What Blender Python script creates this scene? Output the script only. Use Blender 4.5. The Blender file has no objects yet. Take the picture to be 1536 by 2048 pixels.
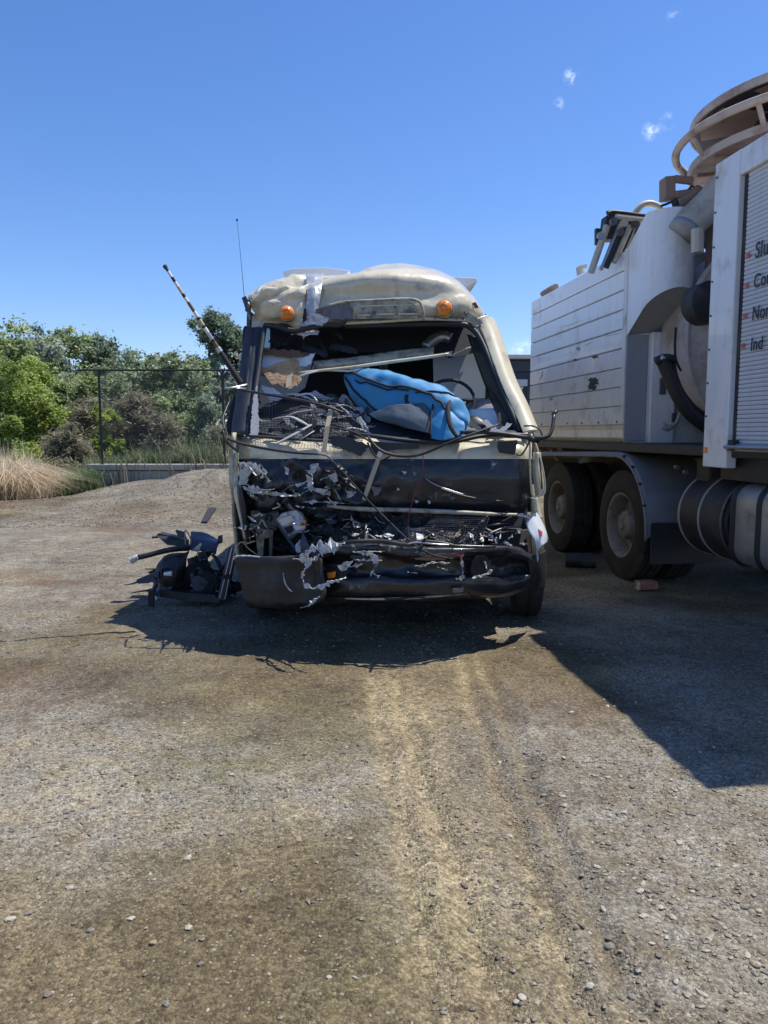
import bpy, bmesh, math, random
import numpy as np
from mathutils import Vector, Matrix, noise as mnoise
from mathutils.geometry import tessellate_polygon

S = bpy.context.scene
COL = S.collection
R = math.radians
random.seed(7)
rng = np.random.default_rng(11)

# ------------------------------------------------------------------ camera
FOC, CX, CY, HOR, EYE = 1500.0, 768.0, 1024.0, 865.0, 1.40
PITCH = math.atan((CY - HOR) / FOC)
cam_d = bpy.data.cameras.new('camera'); cam = bpy.data.objects.new('camera', cam_d); COL.objects.link(cam)
cam.location = (0, 0, EYE); cam.rotation_euler = (math.pi / 2 - PITCH, 0, 0)
cam_d.sensor_fit = 'VERTICAL'; cam_d.sensor_height = 36.0; cam_d.lens = FOC / 2048 * 36.0
cam_d.clip_start = 0.05; cam_d.clip_end = 2500
S.camera = cam

# ------------------------------------------------------------------ light
SUNV = Vector((0.42, 0.16, 1.0)).normalized()
EL = math.asin(SUNV.z); AZ = math.atan2(SUNV.x, SUNV.y)
W = bpy.data.worlds.new('World'); S.world = W; W.use_nodes = True
wn, wl = W.node_tree.nodes, W.node_tree.links
wn.clear()
def wnode(t, **k):
    n = wn.new(t)
    for a, b in k.items(): setattr(n, a, b)
    return n
sky = wnode('ShaderNodeTexSky', sky_type='NISHITA', sun_disc=False, sun_elevation=EL, sun_rotation=AZ,
            air_density=1.0, dust_density=0.35, ozone_density=2.2, altitude=50)
hsv = wnode('ShaderNodeHueSaturation'); hsv.inputs['Saturation'].default_value = 1.16; hsv.inputs['Value'].default_value = 1.0
tint = wnode('ShaderNodeMix', data_type='RGBA', blend_type='MULTIPLY'); tint.inputs['Factor'].default_value = 1.0
tint.inputs['B'].default_value = (.86, .885, 1.05, 1)
wl.new(sky.outputs[0], tint.inputs['A']); wl.new(tint.outputs['Result'], hsv.inputs['Color'])
geo = wnode('ShaderNodeNewGeometry')
def pdir(px, py):
    a, b = (px - CX) / FOC, -(py - CY) / FOC
    c, s = math.cos(PITCH), math.sin(PITCH)
    return Vector((a, c + s * b, -s + c * b))
cn = wnode('ShaderNodeTexNoise'); cn.inputs['Scale'].default_value = 70; cn.inputs['Detail'].default_value = 6
cn.inputs['Roughness'].default_value = 0.62
wl.new(geo.outputs['Normal'], cn.inputs['Vector'])
acc = None
for px, py, rad, amt in ((1143, 152, 0.011, 1.0), (1303, 262, 0.013, .85), (1335, 243, 0.012, .45), (1117, 207, .009, .35), (1347, 28, .009, .4), (1045, 705, .02, .6)):
    d = pdir(px, py).normalized()
    dv = wnode('ShaderNodeVectorMath', operation='DISTANCE'); dv.inputs[1].default_value = d
    nv = wnode('ShaderNodeVectorMath', operation='SCALE'); nv.inputs['Scale'].default_value = -1
    wl.new(geo.outputs['Incoming'], nv.inputs[0]); wl.new(nv.outputs[0], dv.inputs[0])
    mr = wnode('ShaderNodeMapRange', interpolation_type='SMOOTHSTEP')
    mr.inputs['From Min'].default_value = rad; mr.inputs['From Max'].default_value = rad * .15
    mr.inputs['To Max'].default_value = amt
    wl.new(dv.outputs['Value'], mr.inputs['Value'])
    if acc is None: acc = mr.outputs[0]
    else:
        mx = wnode('ShaderNodeMath', operation='MAXIMUM'); wl.new(acc, mx.inputs[0]); wl.new(mr.outputs[0], mx.inputs[1]); acc = mx.outputs[0]
inv = wnode('ShaderNodeVectorMath', operation='SCALE'); inv.inputs['Scale'].default_value = -1
wl.new(geo.outputs['Incoming'], inv.inputs[0]); wl.new(inv.outputs[0], cn.inputs['Vector'])
cr = wnode('ShaderNodeMapRange'); cr.inputs['From Min'].default_value = .46; cr.inputs['From Max'].default_value = .74
wl.new(cn.outputs['Fac'], cr.inputs['Value'])
cm = wnode('ShaderNodeMath', operation='MULTIPLY', use_clamp=True); wl.new(acc, cm.inputs[0]); wl.new(cr.outputs[0], cm.inputs[1])
mix = wnode('ShaderNodeMix', data_type='RGBA'); mix.inputs['B'].default_value = (9.0, 9.6, 10.5, 1)
wl.new(cm.outputs[0], mix.inputs['Factor']); wl.new(hsv.outputs[0], mix.inputs['A'])
bg = wnode('ShaderNodeBackground'); bg.inputs['Strength'].default_value = 0.14
wl.new(mix.outputs['Result'], bg.inputs['Color'])
wo = wnode('ShaderNodeOutputWorld'); wl.new(bg.outputs[0], wo.inputs['Surface'])

sd = bpy.data.lights.new('sun', 'SUN'); sun = bpy.data.objects.new('sun', sd); COL.objects.link(sun)
sd.energy = 5.0; sd.angle = R(0.5); sd.color = (1.0, 0.955, 0.88)
sun.rotation_euler = SUNV.to_track_quat('Z', 'Y').to_euler(); sun.location = (6, 6, 20)

S.render.engine = 'CYCLES'
S.view_settings.view_transform = 'Standard'; S.view_settings.look = 'None'
S.view_settings.exposure = 0.25; S.view_settings.gamma = 1.0; S.view_settings.use_curve_mapping = False

# ------------------------------------------------------------------ helpers
CAM = Vector((0, 0, EYE))
def P(px, py, Y):
    d = pdir(px, py); return CAM + d * (Y / d.y)
def G(px, py, z=0.0):
    d = pdir(px, py); return CAM + d * ((z - EYE) / d.z)

ORG = {}
def tag(o, label=None, cat=None, group=None, kind=None):
    if label: o['label'] = label
    if cat: o['category'] = cat
    if group: o['group'] = group
    if kind: o['kind'] = kind
    return o
def thing(name, label, cat, loc=(0, 0, 0), rotz=0, group=None, local=False):
    o = bpy.data.objects.new(name, None); COL.objects.link(o); o.empty_display_size = .2
    o.location = loc; o.rotation_euler = (0, 0, rotz)
    ORG[o] = Vector((0, 0, 0)) if local else Vector(loc)
    return tag(o, label, cat, group)
def copy_tree(o, parent=None):
    c = o.copy(); COL.objects.link(c); c.parent = parent
    for ch in o.children: copy_tree(ch, c)
    return c

class MB:
    def __init__(s): s.v = []; s.f = []
    def add(s, vs, fs):
        b = len(s.v); s.v += [tuple(v) for v in vs]; s.f += [tuple(i + b for i in f) for f in fs]; return s
    def box(s, c, d, rot=None, taper=None):
        hx, hy, hz = d[0] / 2, d[1] / 2, d[2] / 2
        vs = [Vector((x * hx, y * hy, z * hz)) for z in (-1, 1) for y in (-1, 1) for x in (-1, 1)]
        if taper: vs = [Vector((v.x * (taper if v.z > 0 else 1), v.y * (taper if v.z > 0 else 1), v.z)) for v in vs]
        if rot is not None:
            m = rot if isinstance(rot, Matrix) else Matrix.Rotation(rot[2], 3, 'Z') @ Matrix.Rotation(rot[1], 3, 'Y') @ Matrix.Rotation(rot[0], 3, 'X')
            vs = [m @ v for v in vs]
        c = Vector(c)
        return s.add([v + c for v in vs], [(0, 2, 3, 1), (4, 5, 7, 6), (0, 1, 5, 4), (2, 6, 7, 3), (0, 4, 6, 2), (1, 3, 7, 5)])
    def bb(s, x0, x1, y0, y1, z0, z1):
        return s.box(((x0 + x1) / 2, (y0 + y1) / 2, (z0 + z1) / 2), (x1 - x0, y1 - y0, z1 - z0))
    def tube(s, pts, r, n=8, smooth=4, caps=True, flat=1.0, hollow=False):
        pts = [Vector(p) for p in pts]
        rs = list(r) if hasattr(r, '__len__') else [r] * len(pts)
        if smooth > 1 and len(pts) > 2:
            q, qr = [], []
            for i in range(len(pts) - 1):
                a = pts[max(i - 1, 0)]; b = pts[i]; c = pts[i + 1]; d = pts[min(i + 2, len(pts) - 1)]
                for k in range(smooth):
                    t = k / smooth
                    q.append(.5 * ((2 * b) + (c - a) * t + (2 * a - 5 * b + 4 * c - d) * t * t + (3 * b - a - 3 * c + d) * t ** 3))
                    qr.append(rs[i] * (1 - t) + rs[i + 1] * t)
            q.append(pts[-1]); qr.append(rs[-1]); pts, rs = q, qr
        vs = []; up = None
        for i, p in enumerate(pts):
            t = (pts[min(i + 1, len(pts) - 1)] - pts[max(i - 1, 0)])
            if t.length < 1e-9: t = Vector((0, 0, 1))
            t.normalize()
            if up is None: up = Vector((0, 0, 1)) if abs(t.z) < .9 else Vector((0, 1, 0))
            x = up.cross(t)
            if x.length < 1e-4: x = Vector((1, 0, 0)).cross(t)
            x.normalize(); y = t.cross(x); up = y
            for k in range(n):
                a = 2 * math.pi * k / n
                vs.append(p + (x * math.cos(a) + y * math.sin(a) * flat) * rs[i])
        fs = []
        for i in range(len(pts) - 1):
            for k in range(n):
                a, b = i * n + k, i * n + (k + 1) % n
                fs.append((a, b, b + n, a + n))
        if caps:
            fs.append(tuple(range(n - 1, -1, -1))); e = (len(pts) - 1) * n; fs.append(tuple(range(e, e + n)))
        return s.add(vs, fs)
    def lathe(s, prof, c, axis='x', n=32, a0=0, a1=2 * math.pi):
        """prof: (h, r) along the axis"""
        closed = abs(a1 - a0 - 2 * math.pi) < 1e-6
        m = n if closed else n + 1
        vs = []
        for h, r in prof:
            for k in range(m):
                a = a0 + (a1 - a0) * k / n; ca, sa = math.cos(a) * r, math.sin(a) * r
                vs.append({'x': (h, ca, sa), 'y': (ca, h, sa), 'z': (ca, sa, h)}[axis])
        c = Vector(c); vs = [Vector(v) + c for v in vs]
        fs = []
        for i in range(len(prof) - 1):
            for k in range(n):
                a, b = i * m + k, i * m + (k + 1) % m
                fs.append((a, b, b + m, a + m))
        return s.add(vs, fs)
    def grid(s, pts, thick=0.0):
        """pts: (nv, nu, 3) numpy; optional thickness"""
        nv, nu, _ = pts.shape
        fs = [(j * nu + i, j * nu + i + 1, (j + 1) * nu + i + 1, (j + 1) * nu + i) for j in range(nv - 1) for i in range(nu - 1)]
        if thick == 0: return s.add([tuple(p) for p in pts.reshape(-1, 3)], fs)
        du = np.gradient(pts, axis=1); dv = np.gradient(pts, axis=0)
        nrm = np.cross(du, dv); nrm /= (np.linalg.norm(nrm, axis=2, keepdims=True) + 1e-9)
        bk = pts + nrm * thick
        N = nv * nu
        vs = np.concatenate([pts.reshape(-1, 3), bk.reshape(-1, 3)])
        fs += [(N + f[3], N + f[2], N + f[1], N + f[0]) for f in fs[:]]
        rim = [i for i in range(nu)] + [j * nu + nu - 1 for j in range(1, nv)] + [(nv - 1) * nu + i for i in range(nu - 2, -1, -1)] + [j * nu for j in range(nv - 2, 0, -1)]
        for a, b in zip(rim, rim[1:] + rim[:1]): fs.append((b, a, a + N, b + N))
        return s.add([tuple(p) for p in vs], fs)
    def shard(s, pts, thick=.004, d=(0, 1, 0)):
        vs = [Vector(p) for p in pts]; n = len(vs); d = Vector(d).normalized() * thick
        tri = tessellate_polygon([vs])
        fs = [tuple(t) for t in tri] + [tuple(n + i for i in reversed(t)) for t in tri]
        fs += [(i, i + n, (i + 1) % n + n, (i + 1) % n) for i in range(n)]
        return s.add(vs + [v + d for v in vs], fs)
    def build(s, name, mat, parent=None, smooth=False, bevel=0, **props):
        me = bpy.data.meshes.new(name)
        org = Vector((0, 0, 0))
        if parent is not None:
            org = ORG[parent]
        else:
            a = np.array(s.v); org = Vector((a[:, 0].mean(), a[:, 1].mean(), a[:, 2].min()))
        a = np.array(s.v, dtype=float) - np.array(org)
        me.from_pydata(a.tolist(), [], s.f); me.validate()
        me.materials.append(mat)
        if smooth:
            me.polygons.foreach_set('use_smooth', [True] * len(me.polygons))
            if smooth != 'all': me.set_sharp_from_angle(angle=R(smooth if isinstance(smooth, (int, float)) and smooth > 1 else 40))
        o = bpy.data.objects.new(name, me); COL.objects.link(o)
        if parent is None: o.location = org; ORG[o] = org
        else: o.parent = parent; ORG[o] = org
        if bevel:
            b = o.modifiers.new('bevel', 'BEVEL'); b.width = bevel; b.segments = 2; b.limit_method = 'ANGLE'; b.angle_limit = R(40)
        tag(o, **props)
        return o

def cat1(c, m):
    """Catmull-Rom through control points c (n,3) -> (m,3)"""
    n = len(c); t = np.linspace(0, n - 1, m); i = np.clip(t.astype(int), 0, n - 2); f = (t - i)[:, None]
    p0 = c[np.clip(i - 1, 0, n - 1)]; p1 = c[i]; p2 = c[i + 1]; p3 = c[np.clip(i + 2, 0, n - 1)]
    return .5 * (2 * p1 + (p2 - p0) * f + (2 * p0 - 5 * p1 + 4 * p2 - p3) * f ** 2 + (3 * p1 - p0 - 3 * p2 + p3) * f ** 3)
def net(rows, nu, nv, crumple=None):
    a = np.array([cat1(np.array([tuple(p) for p in r], float), nu) for r in rows])
    out = np.stack([cat1(a[:, k], nv) for k in range(nu)], axis=1)
    if crumple:
        du = np.gradient(out, axis=1); dv = np.gradient(out, axis=0)
        nrm = np.cross(du, dv); nrm /= (np.linalg.norm(nrm, axis=2, keepdims=True) + 1e-9)
        for j in range(nv):
            for k in range(nu):
                out[j, k] += nrm[j, k] * crumple(k / (nu - 1), j / (nv - 1), Vector(out[j, k]))
    return out
def ridge(p, sc, oct=3, seed=0):
    """sharp folds, 0..1"""
    q = Vector(p) * sc + Vector((seed * 7.1, seed * 3.3, seed)); v = 0; a = 1; tot = 0
    for _ in range(oct):
        v += a * (1 - 2.2 * abs(mnoise.noise(q))); tot += a; q *= 2.1; a *= .5
    return v / tot
def vnoise(x, y, sc, seed=0):
    """vectorised value noise 0..1"""
    x = np.asarray(x) * sc + seed * 17.3; y = np.asarray(y) * sc + seed * 9.7
    xi = np.floor(x).astype(np.int64); yi = np.floor(y).astype(np.int64); fx = x - xi; fy = y - yi
    fx = fx * fx * (3 - 2 * fx); fy = fy * fy * (3 - 2 * fy)
    def h(a, b):
        n = (a * 374761393 + b * 668265263 + seed * 1442695) & 0xffffffff
        n = ((n ^ (n >> 13)) * 1274126177) & 0xffffffff
        return ((n ^ (n >> 16)) & 0xffff) / 65535.0
    return (h(xi, yi) * (1 - fx) + h(xi + 1, yi) * fx) * (1 - fy) + (h(xi, yi + 1) * (1 - fx) + h(xi + 1, yi + 1) * fx) * fy
def fbm(x, y, sc, oct=4, seed=0):
    v = 0; a = 1; t = 0
    for i in range(oct): v = v + a * vnoise(x, y, sc * 2 ** i, seed + i); t += a; a *= .5
    return v / t

# ------------------------------------------------------------------ materials
def M_streak(m, col, amt):
    nt = m.node_tree; N, L = nt.nodes, nt.links; b = N['Principled BSDF']
    tc = N.new('ShaderNodeTexCoord'); mp = N.new('ShaderNodeMapping'); mp.inputs['Scale'].default_value = (9, 9, .7); L.new(tc.outputs['Object'], mp.inputs[0])
    n = N.new('ShaderNodeTexNoise'); n.inputs['Scale'].default_value = 1.6; n.inputs['Detail'].default_value = 9; n.inputs['Roughness'].default_value = .7; L.new(mp.outputs[0], n.inputs['Vector'])
    r = N.new('ShaderNodeMapRange'); r.inputs['From Min'].default_value = .5; r.inputs['From Max'].default_value = .72; r.inputs['To Max'].default_value = amt; L.new(n.outputs['Fac'], r.inputs['Value'])
    x = N.new('ShaderNodeMix'); x.data_type = 'RGBA'; x.inputs['B'].default_value = (*col, 1); src = b.inputs['Base Color'].links[0].from_socket
    L.new(r.outputs[0], x.inputs['Factor']); L.new(src, x.inputs['A']); L.new(x.outputs['Result'], b.inputs['Base Color']); return m
def M(name, col, rough=.5, metal=0., var=.12, vs=6., bump=.0, bs=60., dirt=None, damt=0., ds=3., coat=0., spec=.5, sheen=0., alpha=None, trans=0., emit=None):
    m = bpy.data.materials.new(name); m.use_nodes = True; nt = m.node_tree; N, L = nt.nodes, nt.links
    b = N['Principled BSDF']; b.inputs['Roughness'].default_value = rough; b.inputs['Metallic'].default_value = metal
    b.inputs['Coat Weight'].default_value = coat; b.inputs['Specular IOR Level'].default_value = spec
    b.inputs['Transmission Weight'].default_value = trans; b.inputs['Sheen Weight'].default_value = sheen
    tc = N.new('ShaderNodeTexCoord')
    n1 = N.new('ShaderNodeTexNoise'); n1.inputs['Scale'].default_value = vs; n1.inputs['Detail'].default_value = 8; n1.inputs['Roughness'].default_value = .6
    L.new(tc.outputs['Object'], n1.inputs['Vector'])
    mx = N.new('ShaderNodeMix'); mx.data_type = 'RGBA'
    mx.inputs['A'].default_value = (*[max(0, c * (1 - var)) for c in col], 1); mx.inputs['B'].default_value = (*[min(1, c * (1 + var)) for c in col], 1)
    L.new(n1.outputs['Fac'], mx.inputs['Factor']); out = mx.outputs['Result']
    if dirt:
        n2 = N.new('ShaderNodeTexNoise'); n2.inputs['Scale'].default_value = ds; n2.inputs['Detail'].default_value = 10; n2.inputs['Roughness'].default_value = .68
        L.new(tc.outputs['Object'], n2.inputs['Vector'])
        mr = N.new('ShaderNodeMapRange'); mr.inputs['From Min'].default_value = .62 - damt * .35; mr.inputs['From Max'].default_value = .78 - damt * .2
        L.new(n2.outputs['Fac'], mr.inputs['Value'])
        m2 = N.new('ShaderNodeMix'); m2.data_type = 'RGBA'; m2.inputs['B'].default_value = (*dirt, 1)
        L.new(mr.outputs[0], m2.inputs['Factor']); L.new(out, m2.inputs['A']); out = m2.outputs['Result']
        r2 = N.new('ShaderNodeMapRange'); r2.inputs['To Min'].default_value = rough; r2.inputs['To Max'].default_value = min(1, rough + .3)
        L.new(mr.outputs[0], r2.inputs['Value']); L.new(r2.outputs[0], b.inputs['Roughness'])
    L.new(out, b.inputs['Base Color'])
    if bump:
        n3 = N.new('ShaderNodeTexNoise'); n3.inputs['Scale'].default_value = bs; n3.inputs['Detail'].default_value = 5
        L.new(tc.outputs['Object'], n3.inputs['Vector'])
        bp = N.new('ShaderNodeBump'); bp.inputs['Strength'].default_value = bump; bp.inputs['Distance'].default_value = .01
        L.new(n3.outputs['Fac'], bp.inputs['Height']); L.new(bp.outputs[0], b.inputs['Normal'])
    return m

def leafmat(name, dark, light, trans=.35):
    m = bpy.data.materials.new(name); m.use_nodes = True; nt = m.node_tree; N, L = nt.nodes, nt.links
    b = N['Principled BSDF']; b.inputs['Roughness'].default_value = .55
    at = N.new('ShaderNodeAttribute'); at.attribute_name = 'tint'
    mx = N.new('ShaderNodeMix'); mx.data_type = 'RGBA'; mx.inputs['A'].default_value = (*dark, 1); mx.inputs['B'].default_value = (*light, 1)
    L.new(at.outputs['Fac'], mx.inputs['Factor']); L.new(mx.outputs['Result'], b.inputs['Base Color'])
    tr = N.new('ShaderNodeBsdfTranslucent'); L.new(mx.outputs['Result'], tr.inputs['Color'])
    ms = N.new('ShaderNodeMixShader'); ms.inputs[0].default_value = trans
    L.new(b.outputs[0], ms.inputs[1]); L.new(tr.outputs[0], ms.inputs[2]); L.new(ms.outputs[0], N['Material Output'].inputs['Surface'])
    return m

DUST = (.24, .20, .15)
m_cream = M('cream_paint', (.64, .58, .42), .3, var=.08, coat=.6, dirt=(.25, .21, .14), damt=.25, ds=7, bump=.02, bs=20)
m_creamdark = M('cream_paint_scuffed', (.46, .42, .31), .5, var=.2, vs=14, dirt=(.06, .06, .06), damt=.5, ds=9)
m_black = M('black_paint', (.012, .014, .018), .3, coat=.4, var=.3, dirt=(.06, .06, .06), damt=.18, ds=8, bump=.05, bs=14)
m_scuff = M('black_paint_scuffed', (.014, .016, .02), .36, coat=.3, var=.3, dirt=(.42, .43, .44), damt=.02, ds=13)
m_plastic = M('black_plastic', (.018, .019, .021), .45, var=.3, bump=.12, bs=180, dirt=(.07, .065, .055), damt=.3, ds=6)
m_blueplastic = M('navy_plastic', (.035, .045, .075), .42, var=.25, dirt=(.10, .10, .10), damt=.2, ds=9)
m_rubber = M('black_rubber', (.022, .023, .026), .55, var=.25, bump=.1, bs=90)
m_tyre = M('tyre_rubber', (.018, .018, .018), .8, var=.3, bump=.15, bs=120, dirt=(.06, .054, .045), damt=.35, ds=6)
m_torn = M('torn_white_fibreglass', (.62, .62, .61), .75, var=.3, vs=35, bump=.7, bs=120, dirt=(.10, .10, .10), damt=.5, ds=28)
m_white = M('white_trim', (.72, .73, .74), .45, var=.08, dirt=(.3, .27, .22), damt=.15)
m_roofwhite = M('white_roof_paint', (.78, .78, .76), .35, var=.05, coat=.3, dirt=(.4, .37, .3), damt=.15)
m_alu = M('bare_metal', (.45, .46, .48), .38, metal=.9, var=.2, vs=20, bump=.1, bs=60)
m_steel = M('dull_steel', (.16, .16, .165), .5, metal=.7, var=.35, vs=18, dirt=(.16, .09, .05), damt=.3, ds=14)
m_rust = M('rusty_steel', (.17, .095, .06), .8, var=.4, vs=14, bump=.3, bs=70)
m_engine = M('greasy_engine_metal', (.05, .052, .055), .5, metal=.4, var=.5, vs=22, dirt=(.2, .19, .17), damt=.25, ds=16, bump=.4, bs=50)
m_amber = M('amber_lens', (.85, .26, .03), .22, var=.1, coat=.5)
m_redlens = M('red_lens', (.55, .05, .03), .25, coat=.5)
m_clear = M('clear_lens', (.58, .60, .62), .18, var=.1, coat=.5, dirt=(.4, .4, .4), damt=.2)
m_chrome = M('lamp_reflector', (.75, .76, .78), .15, metal=1., var=.1)
m_glass = M('tinted_glass', (.015, .018, .022), .08, var=.1, coat=.5, dirt=(.12, .11, .09), damt=.2)
def glassmat(name, tint, fac):
    m = bpy.data.materials.new(name); m.use_nodes = True; N, L = m.node_tree.nodes, m.node_tree.links
    b = N['Principled BSDF']; b.inputs['Base Color'].default_value = (.02, .025, .03, 1); b.inputs['Roughness'].default_value = .06
    t = N.new('ShaderNodeBsdfTransparent'); t.inputs['Color'].default_value = (*tint, 1)
    x = N.new('ShaderNodeMixShader'); x.inputs[0].default_value = fac
    L.new(b.outputs[0], x.inputs[1]); L.new(t.outputs[0], x.inputs[2]); L.new(x.outputs[0], N['Material Output'].inputs['Surface'])
    return m
m_window = glassmat('tinted_window_glass', (.62, .66, .68), .72)
m_blue = M('blue_nylon', (.016, .215, .44), .55, var=.25, sheen=.3, bump=.1, bs=35)
m_bluegrey = M('blue_grey_nylon', (.05, .08, .11), .6, var=.3, bump=.15, bs=35, dirt=(.13, .13, .11), damt=.4)
m_strap = M('black_webbing', (.018, .016, .018), .75, var=.2, bump=.3, bs=300)
m_wood = M('splintered_wood', (.42, .29, .16), .8, var=.35, vs=18, bump=.6, bs=60, dirt=(.16, .07, .05), damt=.45, ds=10)
m_stick = M('pale_timber', (.42, .36, .25), .7, var=.2, vs=20)
m_fabric = M('grey_fabric', (.30, .30, .33), .9, var=.2, bump=.4, bs=120)
m_speck = M('speckled_grey_cloth', (.34, .35, .37), .9, var=.9, vs=140, bump=.2, bs=200)
m_dark = M('interior_dark_trim', (.022, .028, .038), .6, var=.3, bump=.1, bs=40)
m_inwhite = M('interior_wall_board', (.80, .81, .83), .55, var=.06)
m_headlining = M('interior_headlining', (.06, .065, .075), .8, var=.2)
m_redwire = M('red_wire', (.25, .02, .03), .5)
m_yellow = M('yellowed_wire', (.45, .36, .2), .6)
m_pole_w = M('pole_white_band', (.70, .70, .66), .5)
m_pole_o = M('pole_tan_band', (.50, .40, .20), .5)
# truck
m_twhite = M('truck_white_paint', (.82, .82, .82), .32, var=.04, coat=.3, dirt=(.52, .48, .40), damt=.22, ds=2.6)
m_tgrime = M('truck_grimy_white_paint', (.74, .74, .72), .4, var=.06, coat=.15, dirt=(.45, .41, .31), damt=.3, ds=3.5)
m_tgrey = M('truck_grey_paint', (.33, .34, .36), .5, var=.15, dirt=(.3, .25, .2), damt=.3)
m_dtank = M('stained_grey_tank_paint', (.50, .45, .42), .6, var=.15, dirt=(.26, .18, .14), damt=.3, ds=2.5)
m_tpink = M('oxide_stained_paint', (.40, .28, .23), .7, var=.3, dirt=(.16, .09, .07), damt=.45, ds=2.2)
m_reel = M('dusty_reel_paint', (.50, .42, .36), .65, var=.15, dirt=(.30, .18, .13), damt=.4, ds=4)
m_trust = M('dusty_brown_steel', (.30, .20, .15), .75, var=.3, dirt=(.12, .09, .08), damt=.4, bump=.2)
m_tdark = M('truck_chassis_black', (.02, .021, .025), .55, var=.3, dirt=(.09, .085, .075), damt=.35, ds=4, bump=.1)
m_tbeige = M('beige_pipe_paint', (.55, .50, .40), .45, var=.12, dirt=(.28, .2, .14), damt=.3)
m_slat = M('roller_door_slat', (.62, .63, .65), .45, metal=.0, var=.05, dirt=(.40, .38, .33), damt=.25, ds=2)
m_rim = M('dusty_steel_rim', (.24, .225, .20), .7, metal=.2, var=.25, dirt=(.12, .10, .08), damt=.4, ds=8)
m_ltank = M('fuel_tank_aluminium', (.42, .43, .44), .42, metal=.6, var=.1, dirt=(.20, .18, .15), damt=.4, ds=4)
m_text = M('dark_lettering', (.02, .022, .028), .5)
m_bullet = M('red_bullet', (.65, .12, .08), .5)
m_mudguard = M('dusty_mudguard', (.20, .20, .21), .55, var=.2, dirt=(.26, .23, .19), damt=.4, ds=4)
for m_ in (m_twhite, m_tgrime, m_slat): M_streak(m_, (.45, .40, .32), .35)
M_streak(m_cream, (.30, .24, .15), .3)
m_concrete = M('concrete', (.44, .41, .34), .9, var=.15, vs=5, bump=.3, bs=40, dirt=(.26, .24, .19), damt=.3)
m_fence = M('black_powdercoat', (.015, .016, .016), .5)
m_wire = M('fence_wire', (.16, .165, .16), .5, metal=.3)
m_shed = M('dark_shed_cladding', (.035, .05, .062), .5, var=.1)
m_shedroof = M('pale_shed_roof', (.6, .6, .62), .5)
m_brick = M('red_brick', (.32, .11, .07), .9, var=.25, bump=.5, bs=80, dirt=(.35, .3, .25), damt=.3, ds=20)
m_bark = M('bark', (.10, .085, .065), .9, var=.3, bump=.5, bs=30)

# ------------------------------------------------------------------ ground
def terrain(x, y):
    x = np.asarray(x, float); y = np.asarray(y, float)
    sm = lambda a, b, t: np.clip((t - a) / (b - a), 0, 1) ** 2 * (3 - 2 * np.clip((t - a) / (b - a), 0, 1))
    z = .30 * sm(10.5, 17, y) * sm(3, -1, x)
    z = z + (.40 + .22 * (fbm(x, y, 1.6, 3, 77) - .5)) * np.exp(-((x + 2.9) / 1.75) ** 4 - ((y - 15.2) / 2.0) ** 2)           # gravel mound
    z = z - .35 * sm(-5.4, -7.5, x) * sm(13.5, 16.0, y)                                # falls away to the scrub
    z = z + (.5 * sm(22, 60, y))
    near = np.clip(1 - y / 14, 0, 1)
    z = z + (fbm(x, y, 1.1, 3, 3) - .5) * .05 + (fbm(x, y, 7, 3, 5) - .5) * .022 * near
    z = z + (vnoise(x, y, 30, 8) - .5) * .010 * near + (vnoise(x, y, 17, 9) - .5) * .012 * near
    # wheel ruts leading to the bus
    for x0, x1 in ((-.10, .11), (.46, .46), (.03, .24), (.60, .60)):
        c = x0 + (x1 - x0) * np.clip((4.3 - y) / 2.5, 0, 1.3) + (fbm(x, y, 2.2, 2, 71) - .5) * .10
        d = (x - c) / .045
        z = z - .016 * np.exp(-d * d) * sm(4.6, 4.0, y) + .008 * np.exp(-((d - 1.8) / .7) ** 2) * sm(4.6, 4.0, y)
    return z
def tz(x, y): return float(terrain(x, y))
def axis_pts(segs):
    out = []
    for a, b, n in segs: out += list(np.linspace(a, b, n, endpoint=False))
    out.append(segs[-1][1]); return np.array(out)
gx = axis_pts([(-900, -60, 14), (-60, -14, 24), (-14, -6, 60), (-6, -2.2, 110), (-2.2, 2.6, 260), (2.6, 6, 70), (6, 20, 30), (20, 60, 12), (60, 900, 14)])
gy = axis_pts([(-300, -10, 10), (-10, .8, 20), (.8, 1.6, 20), (1.6, 4.6, 190), (4.6, 9, 160), (9, 18, 130), (18, 40, 50), (40, 120, 20), (120, 1400, 20)])
GX, GY = np.meshgrid(gx, gy); GZ = terrain(GX, GY)
me = bpy.data.meshes.new('ground'); nx, ny = len(gx), len(gy)
co = np.stack([GX, GY, GZ], -1).reshape(-1, 3)
idx = np.arange(nx * ny).reshape(ny, nx)
quads = np.stack([idx[:-1, :-1], idx[:-1, 1:], idx[1:, 1:], idx[1:, :-1]], -1).reshape(-1, 4)
def npmesh(me, co, quads, smooth=True):
    k = quads.shape[1]
    me.vertices.add(len(co)); me.vertices.foreach_set('co', co.astype(np.float32).ravel())
    me.loops.add(quads.size); me.loops.foreach_set('vertex_index', quads.astype(np.int32).ravel())
    me.polygons.add(len(quads)); me.polygons.foreach_set('loop_start', np.arange(0, quads.size, k, dtype=np.int32))
    try: me.polygons.foreach_set('loop_total', np.full(len(quads), k, dtype=np.int32))
    except Exception: pass
    me.polygons.foreach_set('use_smooth', np.full(len(quads), smooth))
    me.update(calc_edges=True)
npmesh(me, co, quads)
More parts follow.
